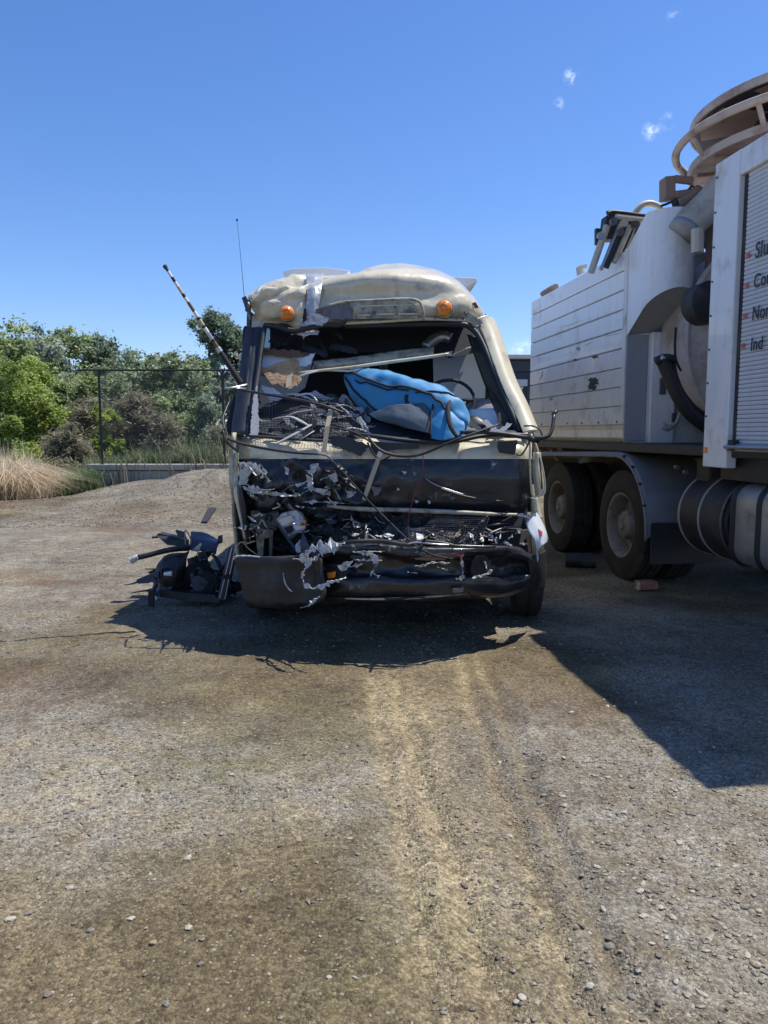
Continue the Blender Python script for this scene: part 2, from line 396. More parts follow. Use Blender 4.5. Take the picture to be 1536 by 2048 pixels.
# soil zones: r = pale tan dust, g = moss, b = rust-brown soil, a = grey gravel
X, Y_ = co[:, 0], co[:, 1]
n_a = fbm(X, Y_, .9, 4, 21); n_b = fbm(X * .6, Y_, 1.6, 4, 31); n_c = fbm(X, Y_ * .7, 1.2, 4, 41); n_f = fbm(X, Y_, 6, 3, 51)
ctr = -.10 + .21 * np.clip((4.3 - Y_) / 2.5, 0, 1.3)
ctr2 = .46 + 0 * Y_
wob = (fbm(X, Y_, 2.2, 2, 71) - .5) * .10
lim = np.clip((4.9 - Y_) / .6, 0, 1)
g1 = lim * (.6 * np.exp(-((X - ctr - .02 - wob) / .045) ** 2) + .5 * np.exp(-((X - ctr2 - wob) / .04) ** 2) + .5 * np.exp(-((X - ctr - .14 - wob) / .03) ** 2) + .35 * np.exp(-((X - ctr2 - .12 - wob) / .025) ** 2) + .6 * np.exp(-((X - ctr - .2) / .26) ** 2))
tan = np.clip(g1 * (.45 + 1.2 * n_f) + np.clip((n_b - .5) * 4, 0, .75), 0, 1)
moss = np.clip(np.exp(-((X - .12) / .55) ** 2) * np.clip((n_a - .38) * 4, 0, 1) * np.exp(-((Y_ - 3.1) / 1.0) ** 2) + np.exp(-((X + .75) / .3) ** 2 - ((Y_ - 3.05) / .3) ** 2) * .8, 0, 1)
tan = tan * np.clip((11 - Y_) / 3, .15, 1)
rust = np.clip(np.clip((n_c - .5) * 4, 0, 1) * (.35 + .65 * (X < -1.5) + .3 * (X > 1.0)) + .9 * np.exp(-((X + 3.2 + n_f) / 1.4) ** 2 - ((Y_ - 11.0) / 1.3) ** 2)
     + .8 * np.exp(-((X - .85) / .3) ** 2 - ((Y_ - 3.7) / .25) ** 2) + .7 * np.exp(-((X + 1.9) / 1.1) ** 2 - ((Y_ - 6.3) / .35) ** 2), 0, 1)
grav = np.clip((fbm(X, Y_, .8, 4, 61) - .42) * 3.2, 0, 1)
grav = np.clip(grav + .9 * np.exp(-((X - 1.0) / .55) ** 2 - ((Y_ - 2.2) / .6) ** 2) + .8 * np.exp(-((X - .75) / .3) ** 2 - ((Y_ - 3.4) / .5) ** 2) + .8 * np.exp(-((X + 3.4) / 2) ** 4 - ((Y_ - 15) / 2.2) ** 2) + .8 * (X < -1.2) * (Y_ > 7.0) * np.exp(-((Y_ - 8.6) / 1.6) ** 2), 0, 1)
grav = np.clip(grav + .95 * np.clip((-X - .9) / 1.2, 0, 1) * np.clip((fbm(X, Y_, .7, 3, 99) - .33) * 4, 0, 1) * np.clip((Y_ - 2.2) / 1.5, 0, 1), 0, 1)
grav = grav * (1 - .85 * np.clip(g1 * 1.3, 0, 1)); tan = np.clip(tan * 1.15, 0, 1)
ca = me.color_attributes.new('zone', 'FLOAT_COLOR', 'POINT')
ca.data.foreach_set('color', np.stack([tan, moss, rust, grav], -1).astype(np.float32).ravel())
def ground_material():
    m = bpy.data.materials.new('gravelly_dirt'); m.use_nodes = True; nt = m.node_tree; N, L = nt.nodes, nt.links
    b = N['Principled BSDF']; b.inputs['Roughness'].default_value = .95; b.inputs['Specular IOR Level'].default_value = .25
    tc = N.new('ShaderNodeTexCoord'); at = N.new('ShaderNodeAttribute'); at.attribute_name = 'zone'
    sp = N.new('ShaderNodeSeparateColor'); L.new(at.outputs['Color'], sp.inputs[0])
    def noi(sc, det=6, ro=.6):
        n = N.new('ShaderNodeTexNoise'); n.inputs['Scale'].default_value = sc; n.inputs['Detail'].default_value = det; n.inputs['Roughness'].default_value = ro
        L.new(tc.outputs['Object'], n.inputs['Vector']); return n.outputs['Fac']
    def vor(sc):
        n = N.new('ShaderNodeTexVoronoi'); n.inputs['Scale'].default_value = sc; L.new(tc.outputs['Object'], n.inputs['Vector']); return n
    def mixc(f, a, c):
        x = N.new('ShaderNodeMix'); x.data_type = 'RGBA'
        for s_, v in (('Factor', f), ('A', a), ('B', c)):
            if isinstance(v, (int, float)): x.inputs[s_].default_value = v
            elif isinstance(v, tuple): x.inputs[s_].default_value = (*v, 1)
            else: L.new(v, x.inputs[s_])
        return x.outputs['Result']
    def mth(op, a, c, cl=False):
        x = N.new('ShaderNodeMath'); x.operation = op; x.use_clamp = cl
        for i, v in enumerate((a, c)):
            if isinstance(v, (int, float)): x.inputs[i].default_value = v
            else: L.new(v, x.inputs[i])
        return x.outputs[0]
    def rng_(v, a, c, t0=0, t1=1):
        x = N.new('ShaderNodeMapRange'); x.inputs['From Min'].default_value = a; x.inputs['From Max'].default_value = c
        x.inputs['To Min'].default_value = t0; x.inputs['To Max'].default_value = t1; L.new(v, x.inputs['Value']); return x.outputs[0]
    base = mixc(rng_(noi(2.2), .35, .65), (.084, .062, .034), (.180, .142, .080))
    base = mixc(rng_(noi(.9, 5), .50, .62, 0, .8), base, (.072, .057, .040))
    base = mixc(rng_(noi(14, 4), .42, .6, 0, .8), base, (.142, .112, .064))
    base = mixc(mth('MULTIPLY', sp.outputs[0], rng_(noi(22, 5), .3, .55), True), base, (.325, .262, .155))
    base = mixc(mth('MULTIPLY', sp.outputs[2], .75), base, (.115, .064, .038))
    base = mixc(mth('MULTIPLY', sp.outputs[1], rng_(noi(9, 6), .35, .58, .1, .95)), base, (.135, .138, .035))
    base = mixc(mth('MULTIPLY', at.outputs['Alpha'], rng_(noi(7, 5), .35, .6, .3, .95), True), base, (.232, .212, .172))
    v1 = vor(95); v2 = vor(230); v3 = vor(38)
    s1 = N.new('ShaderNodeSeparateColor'); L.new(v1.outputs['Color'], s1.inputs[0])
    s2 = N.new('ShaderNodeSeparateColor'); L.new(v2.outputs['Color'], s2.inputs[0])
    s3 = N.new('ShaderNodeSeparateColor'); L.new(v3.outputs['Color'], s3.inputs[0])
    k = mth('MULTIPLY', rng_(s1.outputs[0], 0, 1, .62, 1.38), rng_(s2.outputs[0], 0, 1, .72, 1.28))
    k = mth('MULTIPLY', k, rng_(noi(60, 3), .3, .7, .7, 1.3))
    k = mth('MULTIPLY', k, rng_(noi(1.3, 5), .3, .7, .72, 1.25))
    sc = N.new('ShaderNodeVectorMath'); sc.operation = 'SCALE'; L.new(base, sc.inputs[0]); L.new(k, sc.inputs['Scale'])
    # pale chips
    chip = mth('MULTIPLY', rng_(s1.outputs[1], .93, .96), rng_(v1.outputs['Distance'], .45, .3))
    chip2 = mth('MULTIPLY', rng_(s3.outputs[1], .965, .975), rng_(v3.outputs['Distance'], .28, .18))
    c = mixc(mth('MULTIPLY', chip, .7), sc.outputs[0], (.36, .31, .22)); c = mixc(mth('MULTIPLY', chip2, .55), c, (.40, .37, .31))
    dk = mth('MULTIPLY', rng_(s3.outputs[2], .95, .97), rng_(v3.outputs['Distance'], .35, .2)); c = mixc(mth('MULTIPLY', dk, .6), c, (.05, .045, .04))
    L.new(c, b.inputs['Base Color'])
    h = mth('ADD', mth('MULTIPLY', v1.outputs['Distance'], -.7), mth('MULTIPLY', v2.outputs['Distance'], -.3))
    h = mth('ADD', h, mth('MULTIPLY', noi(40, 6), .9))
    bp = N.new('ShaderNodeBump'); bp.inputs['Strength'].default_value = .75; bp.inputs['Distance'].default_value = .012
    L.new(h, bp.inputs['Height']); L.new(bp.outputs[0], b.inputs['Normal'])
    return m
m_ground = ground_material(); me.materials.append(m_ground)
ground = bpy.data.objects.new('ground', me); COL.objects.link(ground); ground['kind'] = 'structure'; ORG[ground] = Vector((0, 0, 0))
ground['label'] = 'gravelly brown dirt yard with tyre tracks and moss'

# ------------------------------------------------------------------ generic scatter builders
def attr_mesh(name, co, faces, tint, mat, parent=None, smooth=False, loc=(0, 0, 0), **props):
    me = bpy.data.meshes.new(name); npmesh(me, co - np.array(loc), faces, smooth)
    a = me.attributes.new('tint', 'FLOAT', 'FACE'); a.data.foreach_set('value', np.clip(tint, 0, 1).astype(np.float32))
    me.materials.append(mat); o = bpy.data.objects.new(name, me); COL.objects.link(o)
    if parent is not None: o.parent = parent
    else: o.location = loc
    return tag(o, **props)

# stones
OCT_V = np.array([(1, 0, 0), (.3, .95, .1), (-.8, .6, -.1), (-.8, -.6, .1), (.3, -.95, -.1), (.1, .1, .8), (-.1, -.1, -.8), (.55, .5, .6), (-.5, -.35, .65)], float)
def stone_shape(r_, k=14):
    bm = bmesh.new(); bmesh.ops.create_icosphere(bm, subdivisions=1, radius=1)
    for v in bm.verts:
        v.co *= r_.uniform(.72, 1.15)
        v.co.z *= .62; v.co.x *= 1.25
    vs = np.array([tuple(v.co) for v in bm.verts]); fs = np.array([[w.index for w in f.verts] for f in bm.faces]); bm.free(); return vs, fs
rr = random.Random(3)
shapes = [stone_shape(rr) for _ in range(10)]
m_gravel = leafmat('gravel_stone', (.085, .068, .046), (.30, .255, .18), 0.0)
def gravel_zone(n, x0, x1, y0, y1, rmin, rmax, dens, pw=2.2):
    x = rng.uniform(x0, x1, n); u = rng.uniform(0, 1, n); y = y0 + (y1 - y0) * u ** 1.5
    keep = rng.uniform(0, 1, n) < dens(x, y)
    x, y = x[keep], y[keep]; r = rmin + (rmax - rmin) * rng.uniform(0, 1, len(x)) ** (pw * 2)
    return x, y, r
def dens_main(x, y):
    g = np.clip((fbm(x, y, .8, 4, 61) - .40) * 3, .08, 1)
    g = np.clip(g + .9 * np.exp(-((x - 1.0) / .55) ** 2 - ((y - 2.2) / .6) ** 2), 0, 1)
    tr = np.exp(-((x - .05) / .16) ** 2) * .6 + np.exp(-((x - .68) / .1) ** 2) * .6
    return g * (1 - tr)
zs = [gravel_zone(52000, -2.0, 2.4, 1.4, 5.0, .0020, .0095, dens_main, 2.6), gravel_zone(22000, -5, 3.2, 4.6, 12, .003, .014, dens_main, 2.2),
      gravel_zone(9000, -7, -1, 11, 17, .006, .022, lambda x, y: np.clip(.9 + 0 * x, 0, 1), 1.6)]
x = np.concatenate([a[0] for a in zs]); y = np.concatenate([a[1] for a in zs]); r = np.concatenate([a[2] for a in zs])
z = terrain(x, y); tint = np.clip(rng.beta(1.3, 2.2, len(x)) + (r > .008) * rng.uniform(-.05, .25, len(x)), 0, 1)
VV, FF, TT = [], [], []; off = 0
order = rng.integers(0, len(shapes), len(x)); ang = rng.uniform(0, 6.28, len(x)); el = rng.uniform(.7, 1.35, len(x))
for k, (sv, sf) in enumerate(shapes):
    s_ = np.where(order == k)[0]
    if not len(s_): continue
    c, sn = np.cos(ang[s_]), np.sin(ang[s_])
    px = sv[None, :, 0] * el[s_][:, None]; py = sv[None, :, 1] / el[s_][:, None]
    vx = (px * c[:, None] - py * sn[:, None]) * r[s_][:, None] + x[s_][:, None]
    vy = (px * sn[:, None] + py * c[:, None]) * r[s_][:, None] + y[s_][:, None]
    vz = sv[None, :, 2] * r[s_][:, None] + z[s_][:, None] + r[s_][:, None] * .12
    v = np.stack([vx, vy, vz], -1).reshape(-1, 3)
    f = (sf[None] + (np.arange(len(s_)) * len(sv))[:, None, None]).reshape(-1, 3) + off
    VV.append(v); FF.append(f); TT.append(np.repeat(tint[s_], len(sf))); off += len(v)
attr_mesh('gravel', np.concatenate(VV), np.concatenate(FF), np.concatenate(TT), m_gravel, kind='stuff', label='loose grey and tan gravel strewn over the dirt yard')

m_stones = [M('pale_stone', (.40, .36, .28), .85, var=.15, vs=40, bump=.3, bs=90), M('grey_stone', (.20, .18, .145), .85, var=.15, vs=40, bump=.3, bs=90), M('tan_stone', (.28, .215, .135), .85, var=.2, vs=40, bump=.3, bs=90), M('dark_stone', (.17, .145, .11), .85, var=.2, vs=40, bump=.3, bs=90)]
smesh = []
for k in range(12):
    sv, sf = shapes[k % len(shapes)]
    mm = bpy.data.meshes.new('stone'); npmesh(mm, sv, sf, False); mm.materials.append(m_stones[(0, 1, 0, 2, 1, 3)[k % 6]]); smesh.append(mm)
def put_stone(x, y, r, k=None):
    o = bpy.data.objects.new('stone', smesh[rr.randrange(12) if k is None else k]); COL.objects.link(o)
    o.parent = ground; o.location = (x, y, tz(x, y) + r * .2); o.scale = (r * rr.uniform(.8, 1.3), r * rr.uniform(.7, 1.1), r * rr.uniform(.7, 1))
    o.rotation_euler = (rr.uniform(-.2, .2), rr.uniform(-.2, .2), rr.uniform(0, 6.28))
PIX = [(1388, 1895, 13), (1404, 1985, 20), (1490, 1980, 10), (1415, 1985, 12), (1500, 2040, 12), (1352, 1965, 14), (1330, 1858, 11), (1250, 1865, 12), (1270, 1943, 8), (1180, 1855, 9),
       (1195, 1735, 12), (1290, 1740, 10), (1268, 1755, 10), (1300, 1797, 10), (1322, 1805, 11), (1362, 1680, 10), (1440, 1690, 10), (1490, 1741, 9), (1185, 1678, 9), (1218, 1680, 7),
       (1215, 1557, 9), (1515, 1620, 10), (710, 1952, 11), (855, 1548, 6), (20, 1832, 18), (12, 1738, 9), (143, 1985, 7), (195, 1965, 6), (240, 1975, 9), (105, 1975, 8), (118, 1112, 6), (155, 1100, 6),
       (205, 1112, 4), (368, 1445, 9), (280, 1458, 8), (640, 1870, 7), (1140, 1870, 8), (1430, 1790, 12), (1475, 1805, 12), (1500, 1870, 10), (1450, 1850, 11), (1385, 1778, 10), (300, 1740, 8), (380, 1700, 9), (1060, 1820, 7), (115, 1205, 6), (455, 1955, 8), (505, 1900, 7), (415, 2015, 10)]
for px, py, w in PIX:
    g = G(px, py); put_stone(g.x, g.y, w * .5 * g.y / FOC * 1.05, 0 if rr.random() < .55 else None)
for k in range(235):
    xx = rr.gauss(.95, .4) if k % 3 else rr.uniform(-1.5, 1.6); yy = 1.7 + abs(rr.gauss(0, .9))
    if abs(xx - .08) < .15: continue
    put_stone(xx, yy, rr.uniform(.007, .013))

# ------------------------------------------------------------------ scrub, trees, fence
def leaves(centers, crad, n_per, size, tintbase, tvar, flat=.6, aspect=2.0):
    """many small quads round clump centres"""
    C_ = np.repeat(centers, n_per, axis=0); rad = np.repeat(crad, n_per); n = len(C_)
    d = rng.normal(size=(n, 3)); d /= np.linalg.norm(d, axis=1, keepdims=True)
    rr_ = np.abs(rng.normal(0, .62, n))
    p = C_ + d * (rad * rr_)[:, None] * np.array([1, 1, .75])
    a = rng.normal(size=(n, 3)); a[:, 2] *= .7; a /= np.linalg.norm(a, axis=1, keepdims=True)
    b = np.cross(a, rng.normal(size=(n, 3))); b /= (np.linalg.norm(b, axis=1, keepdims=True) + 1e-9)
    s = size * rng.uniform(.6, 1.4, n)[:, None]
    q = np.stack([p - a * s * .5 * aspect, p + b * s * .5, p + a * s * .5 * aspect, p - b * s * .5], 1).reshape(-1, 3)
    f = np.arange(len(q)).reshape(-1, 4)
    t = np.repeat(tintbase, n_per) + rng.normal(0, tvar, n)
    return q, f, t
def tree(name, label, x, y, h, w, mat, nclump=60, nper=130, size=.09, asp=2.0, cl=1.0, group=None, cat='tree', low=.15, lobes=5, base=None, trunk_r=.09, seed=0, tb=.45):
    R_ = np.random.default_rng(seed * 13 + 5)
    z0 = tz(x, y) if base is None else base
    t = thing(name, label, cat, (x, y, z0), group=group)
    L_ = []
    for k in range(lobes):
        a = 6.28 * k / lobes + R_.uniform(-.5, .5); rr_ = R_.uniform(.2, .62) * w
        L_.append((x + math.cos(a) * rr_, y + math.sin(a) * rr_, z0 + h * R_.uniform(low + .18, .8), w * R_.uniform(.35, .55)))
    L_.append((x, y, z0 + h * .82, w * .4)); L_.append((x, y, z0 + h * .5, w * .6))
    cs = []; cr_ = []
    while len(cs) < nclump:
        lx, ly, lz, lr = L_[R_.integers(len(L_))]
        d = R_.normal(size=3); d /= np.linalg.norm(d); q = R_.uniform(.55, 1.05)
        c = np.array([lx, ly, lz]) + d * lr * q * np.array([1, 1, .85])
        if c[2] < z0 + h * low * .5 or c[2] > z0 + h: continue
        cs.append(c); cr_.append(w * R_.uniform(.12, .22) * cl)
    cs = np.array(cs); cr_ = np.array(cr_)
    q, f, tt = leaves(cs, cr_, nper, size, tb + R_.normal(0, .2, len(cs)), .16, aspect=asp)
    mb = MB()
    mb.tube([(x, y, z0 - .1), (x + w * .04, y, z0 + h * .3), (x - w * .03, y + .05, z0 + h * .72)], [trunk_r, trunk_r * .75, trunk_r * .3], 7)
    for k in range(lobes):
        lx, ly, lz, lr = L_[k]
        s_ = z0 + h * (.2 + .08 * k)
        mb.tube([(x, y, s_), ((x + lx) / 2, (y + ly) / 2, (s_ + lz) / 2 + .1), (lx, ly, lz)], [trunk_r * .5, trunk_r * .35, trunk_r * .12], 5)
    mb.build('trunk', m_bark, t, smooth=True)
    attr_mesh('crown', q - np.array([x, y, z0]), f, tt, mat, parent=t)
    return t
lf_mid = leafmat('leaf_mid_green', (0.116, 0.164, 0.070), (0.523, 0.605, 0.285), .55)
lf_bright = leafmat('leaf_bright_green', (0.119, 0.185, 0.036), (0.488, 0.568, 0.145), .55)
lf_dark = leafmat('leaf_dark_green', (0.109, 0.159, 0.107), (0.417, 0.505, 0.331), .5)
lf_grey = leafmat('leaf_grey_green', (0.157, 0.199, 0.159), (0.538, 0.596, 0.478), .55)
lf_pale = leafmat('leaf_pale_tip_green', (0.139, 0.195, 0.094), (0.593, 0.653, 0.421), .55)
lf_dry = leafmat('dry_twig_and_leaf', (.15, .135, .08), (.46, .42, .28), .45)
lf_straw = leafmat('dry_straw', (.42, .33, .20), (.85, .73, .54), .45)
lf_weed = leafmat('green_weed', (.07, .11, .045), (.24, .32, .13), .45)
def at(px, Y): return (px - CX) / FOC * Y
def hz(py, Y): return EYE + (HOR - py) / FOC * Y
TG = 'trees standing behind the fence'
spec = [
 # px, Y, top py, width, mat, label, clumps
 (30, 26, 640, 2.2, lf_mid, 'leafy green tree at the far left edge with a feathery top', 95),
 (95, 30, 655, 2.3, lf_grey, 'grey green tree behind the leafy tree at the far left', 80),
 (150, 31, 640, 2.0, lf_mid, 'pointed mid green tree second from the left on the skyline', 80),
 (205, 33, 655, 2.4, lf_dark, 'dark rounded tree with the highest top left of the fence', 90),
 (245, 30, 715, 1.8, lf_pale, 'pale tipped tree behind the left fence post', 70),
 (285, 36, 700, 2.0, lf_mid, 'low green tree above the left half of the fence rail', 70),
 (318, 37, 712, 1.8, lf_dark, 'small dark tree above the middle of the fence rail', 60),
 (360, 34, 695, 1.9, lf_pale, 'pale green tree with two peaks left of the tall dark tree', 75),
 (398, 36, 708, 1.6, lf_mid, 'narrow green tree at the foot of the tall dark tree', 60),
 (425, 42, 592, 2.3, lf_dark, 'tall dark tree rising above all others beside the bus', 120),
 (470, 44, 650, 2.6, lf_dark, 'broad dark tree partly hidden by the left side of the bus', 100),
]
for i, (px, Y, py, w, mt, lab, nc) in enumerate(spec):
    x = at(px, Y); zt = hz(py, Y); z0 = .1
    tree('broadleaf_tree', lab, x, Y, zt - z0, w, mt, nclump=int(nc * 1.3), nper=170, size=.075 if Y < 34 else .09, group=TG, seed=i + 1, base=z0, trunk_r=.14, low=.02, tb=.5 if mt is not lf_dark else .35)
# row of trees hidden behind, closing gaps
for i, (px, Y, py, w, mt, lab) in enumerate([(-60, 32, 640, 2.8, lf_mid, 'green tree just outside the left edge of the view'), (120, 38, 690, 3.2, lf_dark, 'shaded tree filling the gap between the left trees'), (250, 42, 730, 3.2, lf_dark, 'shaded tree low behind the fence and left of its middle'),
        (370, 46, 735, 3.4, lf_dark, 'shaded tree low behind the right half of the fence'), (600, 48, 700, 4, lf_mid, 'green tree hidden behind the bus, left of its middle'), (800, 50, 700, 4, lf_dark, 'dark tree hidden behind the bus, right of its middle'), (540, 36, 690, 3, lf_grey, 'grey green tree hidden just behind the left side of the bus'), (660, 40, 690, 3.4, lf_mid, 'mid green tree hidden straight behind the middle of the bus'), (740, 44, 700, 3.6, lf_pale, 'pale tree hidden behind the bus beside the middle one'), (880, 46, 735, 3.6, lf_mid, 'green tree hidden behind the right side of the bus')]):
    tree('broadleaf_tree', lab, at(px, Y), Y, hz(py, Y), w, mt, nclump=90, nper=90, size=.15, group=TG, seed=i + 40, base=.1, low=.02, tb=.35)
# shrubs nearer
shr = [(20, 20.5, 700, 1.35, lf_bright, 'bright green bush filling the left edge of the view', .06, 110),
       (75, 22, 700, 1.25, lf_bright, 'yellow green bush right of the bush at the left edge', .07, 90),
       (25, 17.6, 822, .62, lf_bright, 'small bright green bush above the dry straw clump', .05, 60),
       (120, 24, 745, 1.1, lf_mid, 'mid green bush between the left bushes and the fence', .08, 70),
       (215, 21.5, 800, .8, lf_bright, 'light green shrub just behind the left fence post', .06, 60),
       (180, 23, 790, .9, lf_dry, 'bare brown twiggy shrub left of the fence', .06, 70),
       (150, 19.5, 845, .8, lf_dry, 'low dry shrub beside the straw clump', .05, 60),
       (275, 22.5, 785, 1.1, lf_dry, 'grey brown thicket behind the middle of the fence', .06, 90),
       (340, 23, 775, 1.2, lf_mid, 'olive shrub behind the fence and right of the grey brown thicket', .07, 80),
       (335, 21, 830, .9, lf_dry, 'low brown thicket behind the right half of the fence', .05, 70),
       (415, 23, 790, 1.1, lf_dark, 'dark shrub behind the right fence post', .07, 80),
       (435, 20.5, 850, .6, lf_dry, 'dry tangled bush beside the right fence post', .05, 50)]
for i, (px, Y, py, w, mt, lab, sz, nc) in enumerate(shr):
    z0 = -.05
    tree('shrub', lab, at(px, Y), Y, hz(py, Y) - z0, w, mt, nclump=nc + 30, nper=170, size=sz * (.8 if mt is not lf_dry else .5), asp=2.0 if mt is not lf_dry else 6.0, cl=1.0 if mt is not lf_dry else 1.8, group='shrubs round the fence', cat='shrub', seed=i + 80, base=z0, trunk_r=.03, low=.0, tb=.5)

def blades(n, fx, h0, h1, w, mat, name, label, tb=.5, bend=.5, group=None):
    x, y = fx(n); n = len(x); z = terrain(x, y); h = rng.uniform(h0, h1, n) * (.35 + 1.1 * fbm(x, y, 1.7, 3, 91)); a = rng.uniform(0, 6.28, n); bd = rng.uniform(.05, 1.5, n) * bend * h
    dx, dy = np.cos(a), np.sin(a); wx, wy = -dy * w, dx * w
    p0 = np.stack([x - wx, y - wy, z - .02], -1); p1 = np.stack([x + wx, y + wy, z - .02], -1)
    m0 = np.stack([x - wx * .8 + dx * bd * .35, y - wy * .8 + dy * bd * .35, z + h * .6], -1); m1 = np.stack([x + wx * .8 + dx * bd * .35, y + wy * .8 + dy * bd * .35, z + h * .6], -1)
    tp = np.stack([x + dx * bd, y + dy * bd, z + np.maximum(h - bd * .5, h * .15)], -1); tq = tp + np.stack([wx, wy, 0 * x], -1) * .2
    v = np.stack([p0, p1, m1, m0, tq, tp], 1).reshape(-1, 3); b = np.arange(n)[:, None] * 6
    f = np.concatenate([b + np.array([0, 1, 2, 3]), b + np.array([3, 2, 4, 5])], 0)
    t = tb + rng.normal(0, .22, n); t = np.concatenate([t, t])
    return attr_mesh(name, v, f, t, mat, kind='stuff', label=label)
def clumps(cl):
    def fx(n):
        c = cl[rng.integers(0, len(cl), n)]; return c[:, 0] + rng.normal(0, 1, n) * c[:, 2], c[:, 1] + rng.normal(0, 1, n) * c[:, 2]
    return fx
straw = np.array([(at(20, 15.4), 15.4, .22), (at(45, 15.8), 15.8, .22), (at(0, 16), 16, .3), (at(58, 16.4), 16.4, .14), (at(30, 15), 15.0, .2), (at(-40, 15.5), 15.5, .4)])
blades(7500, clumps(straw), .3, 1.45, .007, lf_straw, 'dry_straw_clump', 'pale dry straw drooping at the left edge of the yard', .6, 1.0)
straw2 = np.array([(at(px, Y), Y, s_) for px, Y, s_ in ((110, 18, .3), (140, 17.6, .3), (170, 19, .4), (60, 18.5, .4), (200, 19.4, .4), (420, 19.6, .35), (440, 19.4, .3), (400, 20, .4), (250, 20, .6), (330, 20, .6), (120, 16.6, .2))])
blades(11000, clumps(straw2), .25, .9, .006, lf_dry, 'dry_grass', 'dry brown grass and stalks below the scrub', .6, .6)
weed = np.array([(at(px, Y), Y, s_) for px, Y, s_ in ((100, 17.2, .22), (130, 16.6, .2), (150, 17.4, .25), (165, 16.8, .15), (85, 17.8, .25), (230, 19, .25), (260, 19.2, .3), (295, 19, .25), (350, 19.2, .3), (390, 19.1, .3), (420, 19.0, .25), (200, 18.8, .2))])
blades(16000, clumps(weed), .2, .9, .009, lf_weed, 'green_weeds', 'green weeds growing along the foot of the fence', .5, .6)
def wide(n): return rng.uniform(-16, -1, n), rng.uniform(17.5, 34, n)
blades(16000, wide, .3, 1.1, .012, lf_dry, 'undergrowth', 'tangled dry undergrowth beneath the trees', .35, .5)
def wide2(n): return rng.uniform(-16, -1, n), rng.uniform(19, 36, n)
blades(14000, wide2, .4, 1.3, .016, lf_weed, 'green_undergrowth', 'green undergrowth beneath the trees', .3, .4)

# fence
FY = 18.0
fl, fr = P(197, 742, FY), P(445, 742, FY); fb = P(203, 928, FY).z
fence = thing('chain_link_fence', 'black chain link fence panel on a concrete edge left of the bus', 'fence', (fl.x, FY, fb))
def post(x): MB().tube([(x, FY, fb - .4), (x, FY, fl.z)], .032, 10, 1).build('post', m_fence, fence, smooth=True)
post(fl.x); post(fr.x); post(fr.x + 2.9); post(fr.x + 5.8)
MB().tube([(P(155, 742, FY).x, FY, fl.z + .02), (fr.x + 5.8, FY, fl.z + .02)], .024, 8, 1).build('top_rail', m_fence, fence, smooth=True)
MB().tube([(fl.x, FY, fb + .05), (fr.x + 5.8, FY, fb + .05)], .006, 6, 1).build('bottom_wire', m_fence, fence)
mb = MB(); H_ = fl.z - fb - .08; Wd = (fr.x + 2.9) - fl.x; st = .065
k = -H_
while k < Wd:
    for sgn in (0, 1):
        a = [max(k, 0), 0]; e = min(k + H_, Wd)
        x0_, x1_ = max(k, 0), e
        z0_, z1_ = x0_ - k, x1_ - k
        if sgn: z0_, z1_ = H_ - z0_, H_ - z1_
        p, q = Vector((fl.x + x0_, FY + .004 * (1 - 2 * sgn), fb + .05 + z0_)), Vector((fl.x + x1_, FY + .004 * (1 - 2 * sgn), fb + .05 + z1_))
        mb.tube([p, q], .0019, 3, 1, caps=False)
    k += st
mb.build('wire_mesh', m_wire, fence, kind='stuff')
# concrete edge beneath the fence
sl, sr = P(172, 930, FY - .1), P(470, 936, FY - .1)
slab = thing('concrete_edging', 'low pale concrete edging beam under the fence', 'concrete edging', (sl.x, FY, 0))
MB().bb(sl.x, sr.x + 4, FY - .18, FY + .25, fb - .14, fb - .005).build('cap', m_concrete, slab, bevel=.012)
MB().bb(sl.x + .03, sr.x + 4, FY - .12, FY + .2, fb - .5, fb - .16).build('footing', m_concrete, slab, bevel=.01)

# shed in the gap between bus and truck
shY = 21.0
sx0 = at(975, shY); shed = thing('shed', 'dark metal clad shed seen in the gap between bus and truck', 'shed', (sx0, shY, 0))
zt = hz(722, shY)
MB().bb(sx0, sx0 + 7, shY, shY + 5, 0, zt - .35).build('wall', m_shed, shed)
MB().bb(sx0 - .03, sx0 + 7.1, shY - .04, shY + 5.1, zt - .34, zt - .02).build('fascia', m_shed, shed, bevel=.02)
MB().bb(sx0 - .2, sx0 + 7.3, shY - .25, shY + 5.3, zt, zt + .12).build('roof', m_shedroof, shed, bevel=.02)
mb = MB()
for k in range(28): mb.bb(sx0 + .05 + k * .25, sx0 + .09 + k * .25, shY - .025, shY - .002, .05, zt - .37)
mb.build('cladding_rib', m_shed, shed, kind='stuff')
sx = at(1034, shY - .3)
MB().bb(sx - .25, sx + .25, shY - .25, shY - .05, hz(775, shY), hz(762, shY)).build('bracket', m_alu, shed)
MB().tube([(sx + .12, shY - .15, hz(775, shY)), (sx - .02, shY - .15, hz(797, shY))], .05, 8, 1).build('bracket_arm', m_white, shed)

